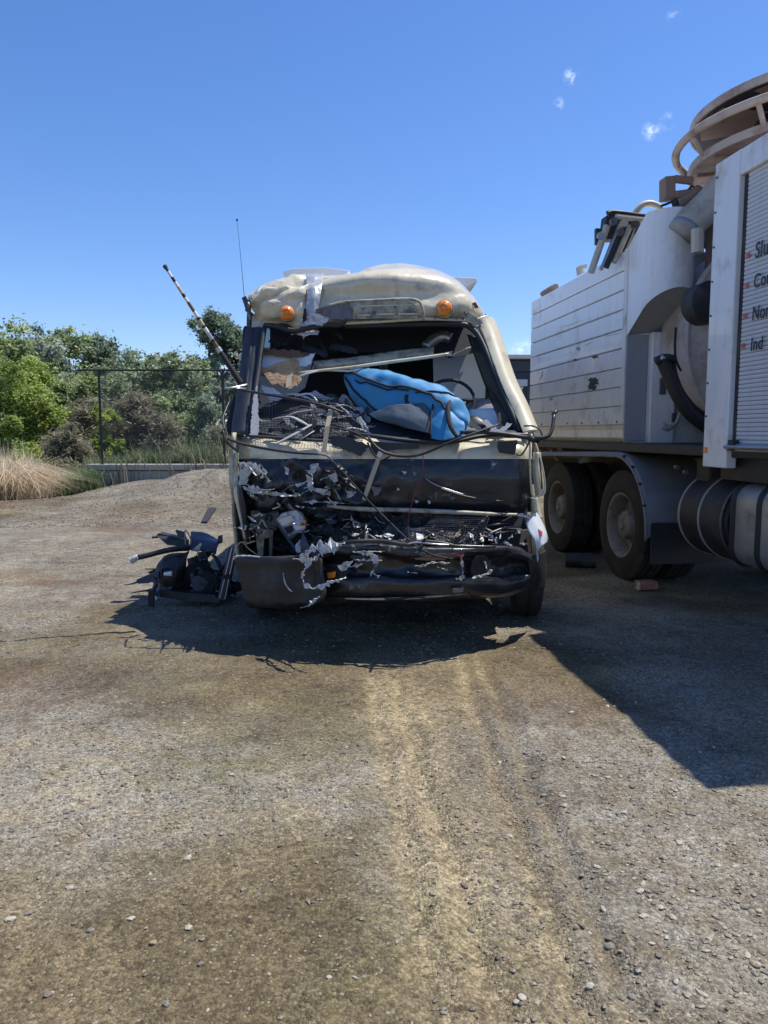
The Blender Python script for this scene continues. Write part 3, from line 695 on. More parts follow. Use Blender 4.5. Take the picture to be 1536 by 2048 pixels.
# ================================================================== WRECKED BUS
P_plain = P
def P(px, py, Y):
    # the windscreen and roof cap lean back, so everything above the cowl stands further away
    # and the middle of the bumper bulges forward of the rest of the nose
    def sm(a, b, t):
        t = min(1, max(0, (t - a) / (b - a))); return t * t * (3 - 2 * t)
    f = .34 * sm(1035, 1095, py) * sm(575, 700, px) * (1 - .75 * sm(900, 1080, px))
    return P_plain(px, py, Y + .42 * min(1, max(0, (872 - py) / 225)) - f)
bus = thing('wrecked_bus', 'cream and black minibus camper with its whole front smashed in', 'bus', (0, 7.0, 0))
def px3(pts, Y): return [P(p[0], p[1], p[2] if len(p) > 2 else Y) for p in pts]
def tubep(mb, pts, Y, r, n=8, smooth=4): return mb.tube(px3(pts, Y), r, n, smooth)
_cd = [(Vector((rr.uniform(-1, 1), rr.uniform(-1, 1), rr.uniform(-1, 1))).normalized(), rr.uniform(.6, 1.9), rr.uniform(0, 9)) for _ in range(24)]
def crease(p, sc, seed=0, k=5):
    """sum of bent triangle waves: flat facets meeting in sharp folds, about -1..1"""
    v = 0; w = p + mnoise.noise_vector(p * sc * .35 + Vector((seed, 0, 0))) * (.55 / sc)
    for i in range(k):
        d, f, ph_ = _cd[(i + seed * 5) % 24]
        t = (w.dot(d) * sc * f + ph_) % 2.0
        v += (abs(t - 1) * 2 - 1) / (f * k) * 1.3
    return v
def crm(amp, sc, seed=0, fine=.25):
    def f(u, v, p):
        return amp * (.35 * (ridge(p, sc, 2, seed) - .4) + .75 * crease(p, sc * 1.3, seed)) + amp * fine * .4 * mnoise.noise(p * sc * 5)
    return f
def jag(pts, amp, seed, step=.5):
    """roughen an outline given in photo points (px, py[, Y])"""
    r_ = random.Random(seed); out = []
    n = len(pts)
    for i in range(n):
        a, b = pts[i], pts[(i + 1) % n]
        L_ = math.hypot(b[0] - a[0], b[1] - a[1]); k = max(1, int(L_ / (amp * 2.2)))
        for j in range(k):
            t = j / k
            o = [a[c] + (b[c] - a[c]) * t for c in range(len(a))]
            if j: o[0] += r_.uniform(-amp, amp); o[1] += r_.uniform(-amp, amp)
            out.append(tuple(o))
    return out
def torn(name, pts, Y, mat, seed, amp=3, thick=.006, parent=None, **k):
    return MB().shard(px3(jag(pts, amp, seed), Y), thick).build(name, mat, parent if parent is not None else bus, **k)
def ribbon(pts, Y, w, seed, thick=.005):
    """ragged ribbon following a photo path; w in px"""
    r_ = random.Random(seed); top, bot = [], []
    q = []
    for a, b in zip(pts, pts[1:]):
        L_ = math.hypot(b[0] - a[0], b[1] - a[1]); k = max(1, int(L_ / 4))
        for j in range(k):
            t = j / k; q.append([a[c] + (b[c] - a[c]) * t for c in range(2)])
    q.append(list(pts[-1][:2]))
    mb = MB(); vs = []
    for i, p in enumerate(q):
        a = q[max(i - 1, 0)]; b = q[min(i + 1, len(q) - 1)]
        tx, ty = b[0] - a[0], b[1] - a[1]; l = math.hypot(tx, ty) or 1; nx_, ny_ = -ty / l, tx / l
        e = math.sin(math.pi * (i + .5) / len(q)) ** .35
        cw = .25 + 1.5 * abs(mnoise.noise(Vector((p[0] * .06, p[1] * .06, seed)))) * 2.0; w1, w2 = w * e * cw * r_.uniform(.0, 1.3), w * e * cw * r_.uniform(.0, 1.3)
        yy = Y + r_.uniform(-.012, .012)
        vs.append((P(p[0] + nx_ * w1, p[1] + ny_ * w1, yy), P(p[0] - nx_ * w2, p[1] - ny_ * w2, yy + r_.uniform(-.01, .01))))
    V = []; F = []
    for a, b in vs: V += [a, b, a + Vector((0, thick, 0)), b + Vector((0, thick, 0))]
    for i in range(len(vs) - 1):
        b = i * 4; c = b + 4
        F += [(b, c, c + 1, b + 1), (b + 2, b + 3, c + 3, c + 2), (b, b + 2, c + 2, c), (b + 1, c + 1, c + 3, b + 3)]
    return mb.add(V, F)

# ---- body shell: cross-sections from front (crushed to one side) to rear
secF = [(-1.00, .42), (-1.05, 1.0), (-1.05, 1.42), (-1.02, 1.9), (-1.00, 2.28), (-.93, 2.45), (-.70, 2.56), (-.35, 2.62), (.0, 2.66), (.35, 2.62), (.58, 2.48), (.76, 2.22), (.90, 1.9), (1.06, 1.42), (1.04, 1.0), (1.0, .42)]
secB = [(-1.0, .42), (-1.03, 1.0), (-1.03, 1.42), (-.99, 1.9), (-.95, 2.28), (-.88, 2.45), (-.70, 2.54), (-.35, 2.58), (.0, 2.59), (.35, 2.58), (.70, 2.54), (.88, 2.45), (.95, 2.28), (1.03, 1.42), (1.03, 1.0), (1.0, .42)]
secF = [(a * 1.065, EYE + (b - EYE) * (1.065 if b > 1.4 else 1)) for a, b in secF]
def section(Y):
    t = min(1, max(0, (Y - 5.95) / 2.4)); t = t * t * (3 - 2 * t)
    return [(a[0] * (1 - t) + b[0] * t, a[1] * (1 - t) + b[1] * t) for a, b in zip(secF, secB)]
YS = [5.95, 6.1, 6.4, 6.8, 7.4, 8.2, 9, 10, 11, 12, 12.35]
def strip(i0, i1, inset=0.0, ys=YS):
    rows = []
    for Y in ys:
        s_ = section(Y)
        k = 1.0 if Y < 12 else .96
        rows.append([(s_[i][0] * k * (1 - inset), Y, s_[i][1] - (0.0 if Y < 12.1 else .04 * (s_[i][1] > 2))) for i in range(i0, i1 + 1)])
    return np.array(rows, float)
def wheel_cut(rows):  # leave an arch for the wheels
    return rows
MB().grid(strip(0, 2)[:, ::-1], .03).build('left_side_panel', m_cream, bus, smooth=True)
MB().grid(strip(13, 15)[:, ::-1], .03).build('right_side_panel', m_cream, bus, smooth=True)
MB().grid(strip(4, 11, ys=[6.7] + [y for y in YS if y > 6.75])[:, ::-1], .03).build('roof_panel', m_roofwhite, bus, smooth=True)
MB().grid(strip(0, 1, .0)[:, ::-1] * np.array([1.006, 1, 1]) + np.array([0, 0, 0]), .0).build('left_skirt', m_black, bus, smooth=True)
# window pillars and panes
for side, (i0, i1) in (('left', (2, 4)), ('right', (11, 13))):
    edges = [6.05, 7.25, 8.6, 10.05, 11.5]
    for k in range(4):
        ys = list(np.linspace(edges[k] + .07, edges[k + 1] - .07, 6))
        MB().grid(strip(i0, i1, .012, ys)[:, ::-1], .008).build('side_window', m_window, bus, smooth=True)
    for k in range(5):
        ys = [edges[k] - .07, edges[k] + .07] if k else [5.96, 6.12]
        MB().grid(strip(i0, i1, .0, ys)[:, ::-1], .03).build('window_pillar', m_cream if k else m_black, bus)
    MB().grid(strip(i0, i1, .0, [11.57, 12.0, 12.35])[:, ::-1], .03).build('rear_quarter_panel', m_cream, bus, smooth=True)
for sx_, nm in ((-1, 'left_front_wing'), (1, 'right_front_wing')):
    x0 = 1.055 if sx_ < 0 else .975
    MB().grid(net([[(sx_ * x0 * .98, y, .42) for y in (5.22, 5.5, 5.75, 5.96)], [(sx_ * x0, y, .8) for y in (5.18, 5.5, 5.75, 5.96)], [(sx_ * x0, y, 1.1) for y in (5.18, 5.5, 5.75, 5.96)], [(sx_ * x0, y, 1.40) for y in (5.22, 5.5, 5.75, 5.96)]], 14, 14), .02).build(nm, m_creamdark, bus, smooth='all')
s_ = section(12.35)
rear = [(a[0] * .96, 12.37, a[1]) for a in s_]
MB().shard(rear, .03).build('rear_panel', m_cream, bus)
MB().bb(-.75, .75, 12.405, 12.42, 1.5, 2.15).build('rear_window', m_glass, bus)
MB().bb(-.98, .98, 5.7, 12.3, .42, .50).build('floor_pan', m_tdark, bus)
MB().bb(-.5, -.38, 5.6, 12.2, .30, .42).bb(.38, .5, 5.6, 12.2, .30, .42).build('chassis_rail', m_tdark, bus)
MB().bb(-1.0, 1.0, 12.3, 12.5, .38, .62).build('rear_bumper', m_plastic, bus, bevel=.03)

# ---- interior
MB().bb(-.95, .95, 5.9, 12.2, .86, .9).build('cabin_floor', m_dark, bus)
MB().bb(-.96, -.05, 7.95, 8.0, .9, 2.45).build('bulkhead', m_dark, bus)
MB().bb(.05, .9, 9.9, 9.95, .9, 2.45).build('bulkhead', m_dark, bus)
MB().shard(px3([(515, 695), (607, 695), (628, 712), (610, 775), (575, 800), (522, 822)], 6.15), .02).build('interior_wall_board', m_inwhite, bus)
MB().shard(px3([(866, 712), (905, 702), (968, 706), (972, 745), (970, 797), (868, 800)], 6.45), .02).build('cupboard_panel', m_inwhite, bus, bevel=.004)
MB().shard(px3([(540, 655), (860, 652), (940, 655), (975, 700), (900, 716), (868, 704), (628, 705), (540, 700)], 5.95), .03).build('cab_headlining', m_dark, bus)
mb = MB()   # wavy roof duct hose
pts = [P(850 + 50 * t, 695 - 22 * math.sin(t * 2.2), 5.72) for t in np.linspace(0, 1, 24)]
mb.tube(pts, [.040 + (.008 if i % 2 else -.004) for i in range(24)], 12, 1); mb.build('duct_hose', m_alu, bus, smooth='all')
MB().tube(px3([(900, 712), (930, 698), (958, 690)], 5.7), .006, 6).build('hanging_wire', m_white, bus)
# seat and items at right
def cushion(name, pts, Y, th, mat, seed=0):
    """puffy cushion whose outline is given in photo points"""
    vs = px3(pts, Y); c = sum(vs, Vector()) / len(vs); mb = MB(); rings = []
    for k, (s, d) in enumerate(((1, 0), (1.02, .25), (.97, .5), (.8, .8), (.45, .97), (.02, 1))):
        rings.append([c + (v - c) * s + Vector((0, -th * d, 0)) for v in vs])
    rings = [[c + (v - c) * .96 + Vector((0, th, 0)) for v in vs], [c + (v - c) * 1.02 + Vector((0, th * .5, 0)) for v in vs]] + rings
    n = len(vs); V = [p + Vector((mnoise.noise(p * 9 + Vector((seed, 0, 0))), mnoise.noise(p * 8), mnoise.noise(p * 7.5 + Vector((0, seed, 0))))) * .012 for r_ in rings for p in r_]
    F = [(i * n + j, i * n + (j + 1) % n, (i + 1) * n + (j + 1) % n, (i + 1) * n + j) for i in range(len(rings) - 1) for j in range(n)]
    F.append(tuple(range(n)))
    return mb.add(V, F).build(name, mat, bus, smooth='all')
cushion('seat_back', [(926, 812), (960, 797), (1005, 800), (1012, 822), (1018, 850), (930, 858)], 5.9, .12, m_fabric, 1)
cushion('seat_cushion', [(940, 820), (985, 816), (1012, 820), (1032, 862), (940, 862)], 5.6, .10, m_inwhite, 2)
cushion('headrest', [(934, 836), (950, 832), (972, 842), (974, 850), (955, 857), (936, 858)], 5.42, .06, m_plastic, 3)
# steering wheel, half buried in the dash at right
mb = MB(); c = P(900, 800, 5.75)
ring = [c + Vector((math.cos(a) * .19, math.sin(a) * .10, math.sin(a) * .16)) for a in np.linspace(0, 6.283, 25)]
mb.tube(ring, .013, 8, 1); mb.tube([c, c + Vector((.05, .12, -.2))], .02, 8, 1); mb.tube([c - Vector((.18, 0, 0)), c + Vector((.18, 0, 0))], .012, 6, 1)
mb.build('steering_wheel', m_plastic, bus, smooth=True)

# ---- dashboard mass
rows = [px3([(505, 868, 5.32), (580, 872, 5.28), (660, 875, 5.25), (740, 880, 5.22), (820, 882, 5.2), (900, 880, 5.2), (980, 868, 5.24), (1045, 866, 5.3)], 5.2),
        px3([(512, 838, 5.42), (580, 832, 5.35), (660, 835, 5.33), (740, 850, 5.3), (820, 860, 5.3), (900, 862, 5.3), (980, 862, 5.34), (1040, 862, 5.36)], 5.2),
        px3([(518, 805, 5.62), (580, 796, 5.6), (660, 800, 5.6), (740, 822, 5.6), (820, 848, 5.6), (900, 858, 5.62), (980, 860, 5.62), (1035, 862, 5.64)], 5.2),
        px3([(522, 800, 6.0), (580, 790, 6.0), (660, 796, 6.0), (740, 820, 6.0), (820, 845, 6.0), (900, 855, 6.0), (980, 858, 6.0), (1030, 860, 6.0)], 5.2)]
MB().grid(net(rows, 60, 26, crm(.03, 5, 3)), -.03).build('dashboard', m_dark, bus, smooth=50)
# mesh sunshade crumpled over the left dash
def wiremesh(fn, nu, nv, r, name, mat, diag=True):
    """real wires on the surface fn(u,v)"""
    mb = MB()
    def line(a, b, k=10):
        mb.tube([fn(a[0] + (b[0] - a[0]) * i / k, a[1] + (b[1] - a[1]) * i / k) for i in range(k + 1)], r, 3, 1, caps=False)
    for i in range(nu + 1): line((i / nu, 0), (i / nu, 1))
    for j in range(nv + 1): line((0, j / nv), (1, j / nv))
    return mb.build(name, mat, bus, kind='stuff')
def quadfn(c00, c10, c11, c01, amp=.0, sc=4, seed=0):
    c00, c10, c11, c01 = [P(*c) for c in (c00, c10, c11, c01)]
    def f(u, v):
        p = (c00 * (1 - u) + c10 * u) * (1 - v) + (c01 * (1 - u) + c11 * u) * v
        return p + Vector((0, -1, .4)) * amp * ridge(p, sc, 2, seed)
    return f
wiremesh(quadfn((520, 866, 5.22), (738, 872, 5.12), (700, 800, 5.32), (528, 792, 5.42), .05, 4, 2), 34, 16, .0016, 'sunshade_mesh', m_strap)
MB().tube(px3([(545, 838, 5.2), (580, 834, 5.14), (600, 842, 5.12), (620, 853, 5.12)], 5.2), [.008, .02, .024, .01], 8, flat=.4).tube(px3([(562, 838, 5.25), (590, 826, 5.2), (625, 820, 5.2)], 5.2), [.006, .014, .008], 8, flat=.5).build('torn_cloth_strip', m_speck, bus, smooth='all')
MB().tube(px3([(622, 850, 5.1), (590, 868, 5.04), (548, 890, 4.99)], 5.1), [.012, .016, .013], 8, flat=.5).tube(px3([(628, 862, 5.1), (600, 880, 5.06)], 5.1), [.008, .008], 8, flat=.5).build('dangling_cloth_strip', m_speck, bus, smooth='all')
MB().tube(px3([(560, 798, 5.5), (590, 788, 5.45), (640, 806, 5.42)], 5.4), [.02, .03, .014], 8, flat=.4).tube(px3([(590, 792, 5.42), (620, 788, 5.4), (636, 806, 5.4)], 5.4), .008, 6).build('instrument_shroud', m_white, bus, smooth='all')
torn('folded_sunshade', [(506, 800), (514, 770), (518, 860), (516, 874), (500, 872)], 5.22, m_speck, 4, 1.5)

rf_ = random.Random(77)
for k in range(70):
    px, py = (rf_.uniform(522, 735), rf_.uniform(792, 866)) if k < 46 else ((rf_.uniform(535, 700), rf_.uniform(668, 705)) if k < 58 else (rf_.uniform(905, 1010), rf_.uniform(842, 866)))
    Y = 5.42 - (py - 800) / 70 * .26 + rf_.uniform(-.03, .06) if 46 > k or k >= 58 else 5.5
    a = rf_.gauss(.1, .6); l = rf_.uniform(8, 34); w = rf_.uniform(1.5, 7); c, sn = math.cos(a), math.sin(a)
    mt = rf_.choice([m_dark, m_plastic, m_speck, m_fabric, m_strap, m_steel, m_speck, m_white, m_dark] if not 46 <= k < 58 else [m_dark, m_plastic, m_strap])
    if k % 4 == 0: MB().tube(px3([(px - l * c, py - l * sn, Y), (px, py + rf_.uniform(-8, 8), Y - .03), (px + l * c, py + l * sn, Y)], Y), rf_.uniform(.003, .008), 6).build('loose_cable', rf_.choice([m_strap, m_plastic, m_white]), bus, smooth='all')
    else: MB().shard(px3(jag([(px - l * c - w * sn, py - l * sn + w * c), (px + l * c - w * sn * .4, py + l * sn + w * c * .4), (px + l * c * .8 + w * sn, py + l * sn * .8 - w * c), (px - l * c * .7 + w * sn, py - l * sn * .7 - w * c)], 1.8, 500 + k), Y), rf_.uniform(.004, .02)).build('trim_fragment', mt, bus)
# ---- crumpled roof cap above the windscreen
def capcr(u, v, p):
    k = 1.5 * max(0, 1 - max(0, u - .3) / .12) + .26
    a = (.034 * k if v < .8 else .012) * (crease(p, 5.5, 2) + .5 * crease(p, 12, 3)) + (.010 * k) * (ridge(p, 3.0, 1, 5) - .35) + .0012 * mnoise.noise(p * 30)
    # two long creases running up to the tear
    for (uu, vv, su, w_) in ((.16, .50, .9, .05), (.22, .72, .5, .04), (.55, .72, .12, .05)):
        d = (v - vv - (u - uu) * su); a += -.05 * max(0, 1 - abs(d) / (w_ * 1.6)) * (1 if u < .42 else max(0, 1 - (u - .42) / .3))
    return a
rows = [px3([(507, 668, 5.44), (530, 655, 5.40), (560, 652, 5.36), (600, 658, 5.36), (640, 655, 5.36), (700, 650, 5.36), (760, 648, 5.36), (820, 645, 5.36), (880, 640, 5.38), (925, 640, 5.42), (960, 652, 5.50), (972, 664, 5.56)], 5.4),
        px3([(503, 645, 5.42), (528, 635, 5.34), (560, 632, 5.30), (600, 632, 5.30), (640, 625, 5.33), (700, 622, 5.30), (760, 620, 5.28), (820, 620, 5.28), (880, 618, 5.31), (930, 615, 5.37), (960, 625, 5.48), (974, 642, 5.56)], 5.4),
        px3([(499, 620, 5.44), (524, 608, 5.36), (560, 604, 5.31), (600, 600, 5.33), (640, 598, 5.36), (700, 594, 5.31), (760, 592, 5.30), (820, 592, 5.30), (880, 590, 5.34), (925, 590, 5.40), (952, 604, 5.52), (966, 622, 5.62)], 5.4),
        px3([(492, 598, 5.48), (520, 582, 5.40), (560, 571, 5.34), (600, 564, 5.38), (640, 561, 5.40), (700, 552, 5.33), (760, 546, 5.31), (820, 547, 5.33), (880, 555, 5.40), (916, 567, 5.50), (944, 592, 5.66), (958, 612, 5.78)], 5.4),
        px3([(505, 585, 5.72), (535, 566, 5.72), (570, 555, 5.70), (605, 549, 5.74), (640, 546, 5.74), (700, 536, 5.70), (760, 527, 5.70), (820, 529, 5.74), (870, 541, 5.80), (905, 558, 5.86), (932, 580, 5.95), (950, 602, 6.0)], 5.4),
        [(a * 1.05, 6.75, EYE + (b - EYE) * 1.04) for a, b in ((-.99, 2.36), (-.90, 2.47), (-.72, 2.55), (-.55, 2.58), (-.42, 2.60), (-.2, 2.64), (0, 2.66), (.2, 2.66), (.42, 2.62), (.58, 2.55), (.72, 2.42), (.82, 2.28))]]
capg = net(rows, 170, 120, capcr)
MB().grid(capg, -.012).build('crumpled_roof_cap', m_cream, bus, smooth=11)
cap = bus.children[-1]
# curled torn corner at the far left of the cap
MB().grid(net([px3([(484, 600, 5.45), (492, 596, 5.40), (500, 600, 5.42)], 5.4), px3([(490, 618, 5.42), (497, 612, 5.36), (503, 616, 5.40)], 5.4), px3([(496, 626, 5.44), (500, 640, 5.38), (504, 640, 5.42)], 5.4)], 12, 16, crm(.02, 12, 2)), .006).build('torn_corner_flap', m_steel, bus, smooth='all')
torn('corner_tatter', [(483, 596), (492, 592), (500, 602), (498, 626), (490, 622), (489, 608)], 5.38, m_black, 9, 2)
# clear tape strip over the tear
MB().grid(net([px3([(612, 548, 5.60), (628, 545, 5.60), (646, 545, 5.60)], 5.4), px3([(613, 575, 5.36), (628, 574, 5.34), (644, 572, 5.36)], 5.4), px3([(614, 605, 5.29), (628, 606, 5.27), (640, 604, 5.29)], 5.4), px3([(606, 636, 5.27), (624, 640, 5.25), (636, 636, 5.27)], 5.4), px3([(600, 652, 5.28), (622, 655, 5.27), (640, 652, 5.28)], 5.4)], 16, 40, crm(.022, 9, 8)), .003).build('crumpled_tape', M('silver_tape', (.40, .42, .44), .35, metal=.2, var=.25, vs=25, bump=.3, bs=30), bus, smooth='all')
# recessed destination sign
sg = [(664, 642), (668, 610), (690, 600), (812, 597), (836, 602), (845, 618), (846, 640)]
MB().tube(px3([(655, 612, 5.27), (690, 604, 5.25), (745, 601, 5.24), (812, 598, 5.24), (836, 602, 5.24), (845, 616, 5.24), (847, 641, 5.25)], 5.2), .011, 8).build('sign_recess_rim', m_creamdark, bus, smooth='all')
MB().shard(px3([(706, 638), (708, 614), (716, 606), (816, 603), (832, 612), (836, 637)], 5.255), -.012).build('sign_recess_panel', m_creamdark, bus)
MB().shard(px3([(628, 640), (632, 618), (660, 612), (700, 609), (706, 638)], 5.26), -.012).build('sign_recess_panel', m_steel, bus)
mb = MB()
for a, b, c, d in ((715, 632, 740, 630), (752, 629, 790, 628), (796, 628, 834, 628)): mb.tube(px3([(a, b), (c, d)], 5.235), .008, 6, 1)
mb.tube(px3([(716, 613), (770, 611), (826, 610)], 5.24), .006, 6); mb.build('sign_recess_bead', m_cream, bus, smooth='all')
for x_, y_ in ((726, 618), (790, 614), (818, 620), (700, 616)): MB().tube([P(x_, y_, 5.25), P(x_, y_, 5.22)], .008, 8, 1).build('rivet', m_steel, bus)
MB().tube(px3([(640, 650, 5.33), (700, 646, 5.31), (760, 643, 5.30), (850, 638, 5.31), (930, 641, 5.38)], 5.3), [.010, .013, .013, .012, .008], 8).build('header_drip_lip', m_cream, bus, smooth='all')
# marker lamps
def marker(px, py, Y, r, tilt):
    b = MB(); prof = [(-.02, r * 1.15), (.02, r * 1.12), (.03, r * 1.0)]
    c = P(px, py, Y)
    def lat(prof, mat, name, par):
        mb = MB(); mb.lathe([(h, rr_) for h, rr_ in prof], (0, 0, 0), 'y', 28)
        m = Matrix.Rotation(tilt, 3, 'Z')
        mb.v = [tuple(m @ Vector((v[0], -v[1], v[2])) + c) for v in mb.v]; mb.f = [f[::-1] for f in mb.f]
        return mb.build(name, mat, par, smooth=True)
    base = lat([(-.06, r * 1.1), (.015, r * 1.1), (.02, r * .95), (.02, .0)], m_creamdark, 'marker_lamp', bus)
    lat([(.018, r), (.035, r * .97), (.05, r * .8), (.06, r * .5), (.064, .0)], m_amber, 'lens', base)
    lat([(.060, r * .55), (.067, r * .5), (.068, r * .44)], m_amber, 'lens_ring', base)
marker(574, 627, 5.27, .052, .1); marker(889, 618, 5.27, .060, -.15)
for x_ in range(650, 930, 22): MB().tube([P(x_, 641 - 4 * (x_ > 760), 5.36), P(x_, 641 - 4 * (x_ > 760), 5.285)], .006, 6, 1).build('rivet', m_steel, bus)
MB().tube(px3([(950, 608, 5.66), (964, 628, 5.58), (974, 648, 5.55), (990, 688, 5.5), (1012, 740, 5.46), (1040, 808, 5.40), (1062, 862, 5.34)], 5.5), .009, 6).build('gutter_strip', m_creamdark, bus, smooth='all')
MB().tube(px3([(934, 596, 5.62), (930, 618, 5.40), (926, 640, 5.37)], 5.5), .004, 6).build('panel_seam', m_strap, bus, smooth='all')
torn('corner_tear', [(922, 630), (940, 626), (960, 640), (968, 656), (950, 650), (932, 642)], 5.34, m_creamdark, 141, 2)
torn('corner_tear', [(944, 606), (952, 604), (958, 616), (950, 616)], 5.42, m_rust, 142, 1)
torn('cap_tear', [(648, 612), (700, 606), (704, 616), (690, 622), (660, 624), (646, 636), (640, 624)], 5.265, m_creamdark, 143, 2)
# roof fittings
MB().shard(px3([(566, 543), (588, 537), (650, 535), (700, 541), (690, 552), (568, 552)], 6.5), .5).build('roof_rack_panel', m_white, bus, bevel=.004)
MB().shard(px3([(880, 553), (953, 556), (955, 562), (930, 575), (900, 574)], 6.6), .6).build('roof_vent_lid', m_white, bus, bevel=.004)
MB().bb(-.55, .5, 7.4, 9.6, 2.60, 2.66).build('roof_vent_base', m_white, bus, bevel=.02)
# whip aerial
MB().tube(px3([(489, 600, 5.45), (482, 520, 5.45), (474, 440, 5.45)], 5.4), [.0026, .0018, .0012], 5).build('whip_aerial', m_strap, bus)
MB().tube(px3([(474, 438), (474, 442)], 5.45), .007, 6, 1).build('aerial_tip', m_strap, bus)

# ---- windscreen rubber and pillars
MB().tube(px3([(690, 640, 5.22), (680, 650, 5.24), (650, 650, 5.26), (620, 656, 5.27), (585, 661, 5.27), (555, 653, 5.27), (535, 651, 5.29), (528, 660, 5.30), (517, 740, 5.3), (506, 810, 5.28), (494, 868, 5.26)], 5.3), .020, 8).build('windscreen_rubber', m_rubber, bus, smooth='all')
MB().tube(px3([(690, 652, 5.36), (760, 650, 5.35), (850, 648, 5.36), (920, 648, 5.38), (945, 658, 5.40), (964, 684, 5.40), (985, 735, 5.37), (1010, 795, 5.34), (1040, 862, 5.30)], 5.3), .022, 8).build('windscreen_rubber', m_rubber, bus, smooth='all')
# left pillar bundle
MB().grid(net([px3([(499, 660, 5.42), (514, 662, 5.38), (528, 662, 5.40)], 5.4), px3([(488, 760, 5.42), (501, 762, 5.36), (514, 762, 5.38)], 5.4), px3([(474, 872, 5.38), (488, 874, 5.3), (498, 874, 5.34)], 5.4)], 10, 24, crm(.01, 6, 4)), -.05).build('left_windscreen_pillar', m_dark, bus, smooth='all')
MB().tube(px3([(505, 662, 5.33), (497, 740, 5.33), (488, 820, 5.30), (482, 872, 5.28)], 5.3), [.014, .016, .016, .014], 8).build('pillar_rubber', m_rubber, bus, smooth='all')
MB().tube(px3([(493, 655, 5.5), (489, 662, 5.5), (486, 730, 5.5), (480, 800, 5.48), (472, 860, 5.45)], 5.3), [.01, .014, .014, .016, .02], 8).build('side_window_rubber', m_rubber, bus, smooth='all')
MB().tube(px3([(490, 680, 5.52), (484, 720, 5.52), (482, 770, 5.5)], 5.3), .006, 6).build('side_window_trim', m_alu, bus, smooth='all')
MB().shard(px3([(484, 775), (490, 870), (478, 880), (456, 868), (452, 850), (466, 800)], 5.55), .03).build('side_window_panel', m_dark, bus)
wiremesh(quadfn((450, 868, 5.5), (484, 872, 5.48), (488, 775, 5.5), (470, 785, 5.5), .02, 5, 2), 10, 22, .0018, 'side_sunshade_mesh', m_strap)
# right pillar: painted outer strip, rubber and dark inner jamb
MB().grid(net([px3([(938, 640, 5.42), (952, 640, 5.42), (966, 634, 5.46)], 5.4), px3([(962, 668, 5.44), (976, 664, 5.44), (984, 656, 5.5)], 5.4), px3([(1000, 768, 5.38), (1012, 764, 5.38), (1020, 760, 5.44)], 5.4), px3([(1030, 825, 5.35), (1040, 822, 5.34), (1046, 818, 5.40)], 5.4), px3([(1050, 872, 5.3), (1060, 870, 5.29), (1066, 866, 5.34)], 5.4)], 10, 50, crm(.002, 9, 4)), -.05).build('right_windscreen_pillar', m_cream, bus, smooth='all')
MB().tube(px3([(981, 655, 5.47), (1008, 735, 5.44), (1040, 812, 5.38), (1064, 866, 5.32)], 5.4), .006, 6).build('pillar_edge_bead', m_creamdark, bus, smooth='all')
MB().grid(net([px3([(940, 668, 5.55), (966, 680, 5.42)], 5.4), px3([(972, 760, 5.55), (1000, 770, 5.40)], 5.4), px3([(1012, 862, 5.5), (1042, 864, 5.32)], 5.4)], 6, 24), -.03).build('pillar_jamb', m_black, bus, smooth='all')
for x_, y_ in ((1012, 762), (1034, 808), (1050, 846), (960, 652)): MB().tube([P(x_, y_, 5.36), P(x_, y_, 5.325)], .009, 8, 1).build('pillar_bolt', m_strap, bus)
for pts, r_, mt in (([(512, 664, 5.34), (505, 740, 5.33), (497, 820, 5.30), (489, 873, 5.27)], .008, m_alu), ([(497, 668, 5.40), (491, 740, 5.40), (486, 820, 5.37), (479, 872, 5.35)], .012, m_rubber), ([(520, 664, 5.36), (511, 750, 5.35), (500, 830, 5.33)], .010, m_rubber), ([(487, 690, 5.5), (485, 735, 5.5), (484, 765, 5.48)], .010, m_creamdark)):
    MB().tube(px3(pts, 5.3), r_, 8).build('pillar_strip', mt, bus, smooth='all')
# side window frame sprung out behind the right pillar
MB().shard(px3([(976, 660), (992, 655), (1000, 690), (1020, 762), (1036, 815), (1030, 818), (1008, 760), (984, 690)], 5.75), .03).build('sprung_window_frame', m_glass, bus)
MB().tube(px3([(966, 628, 5.6), (976, 640, 5.62), (982, 660, 5.62)], 5.6), .014, 8).build('gutter_end', m_strap, bus, smooth='all')
MB().tube(px3([(1034, 816, 5.6), (1050, 845, 5.6), (1066, 872, 5.6)], 5.6), .012, 8).build('door_rubber', m_rubber, bus, smooth='all')
# header parts torn loose inside the opening
MB().grid(net([px3([(628, 722, 5.5), (720, 712, 5.5), (800, 700, 5.5), (868, 694, 5.5)], 5.4), px3([(625, 732, 5.46), (720, 724, 5.46), (800, 712, 5.46), (868, 706, 5.46)], 5.4), px3([(622, 742, 5.5), (720, 733, 5.5), (800, 722, 5.5), (868, 712, 5.5)], 5.4)], 40, 10, crm(.008, 9)), .004).build('header_rail', m_creamdark, bus, smooth='all')
MB().tube(px3([(598, 745, 5.32), (640, 741, 5.30), (700, 735, 5.28), (780, 724, 5.26), (850, 715, 5.25), (898, 708, 5.25)], 5.3), [.006, .010, .012, .013, .013, .012], 8).build('loose_cream_trim_rod', m_cream, bus, smooth='all')
MB().shard(px3([(893, 704), (905, 702), (902, 710), (894, 713)], 5.24), .02).build('trim_rod_end', m_engine, bus)
MB().tube(px3([(738, 738, 5.3), (700, 742, 5.3), (648, 741, 5.3), (620, 746, 5.3), (600, 752, 5.32)], 5.3), .007, 6).build('loose_wire', m_white, bus, smooth='all')
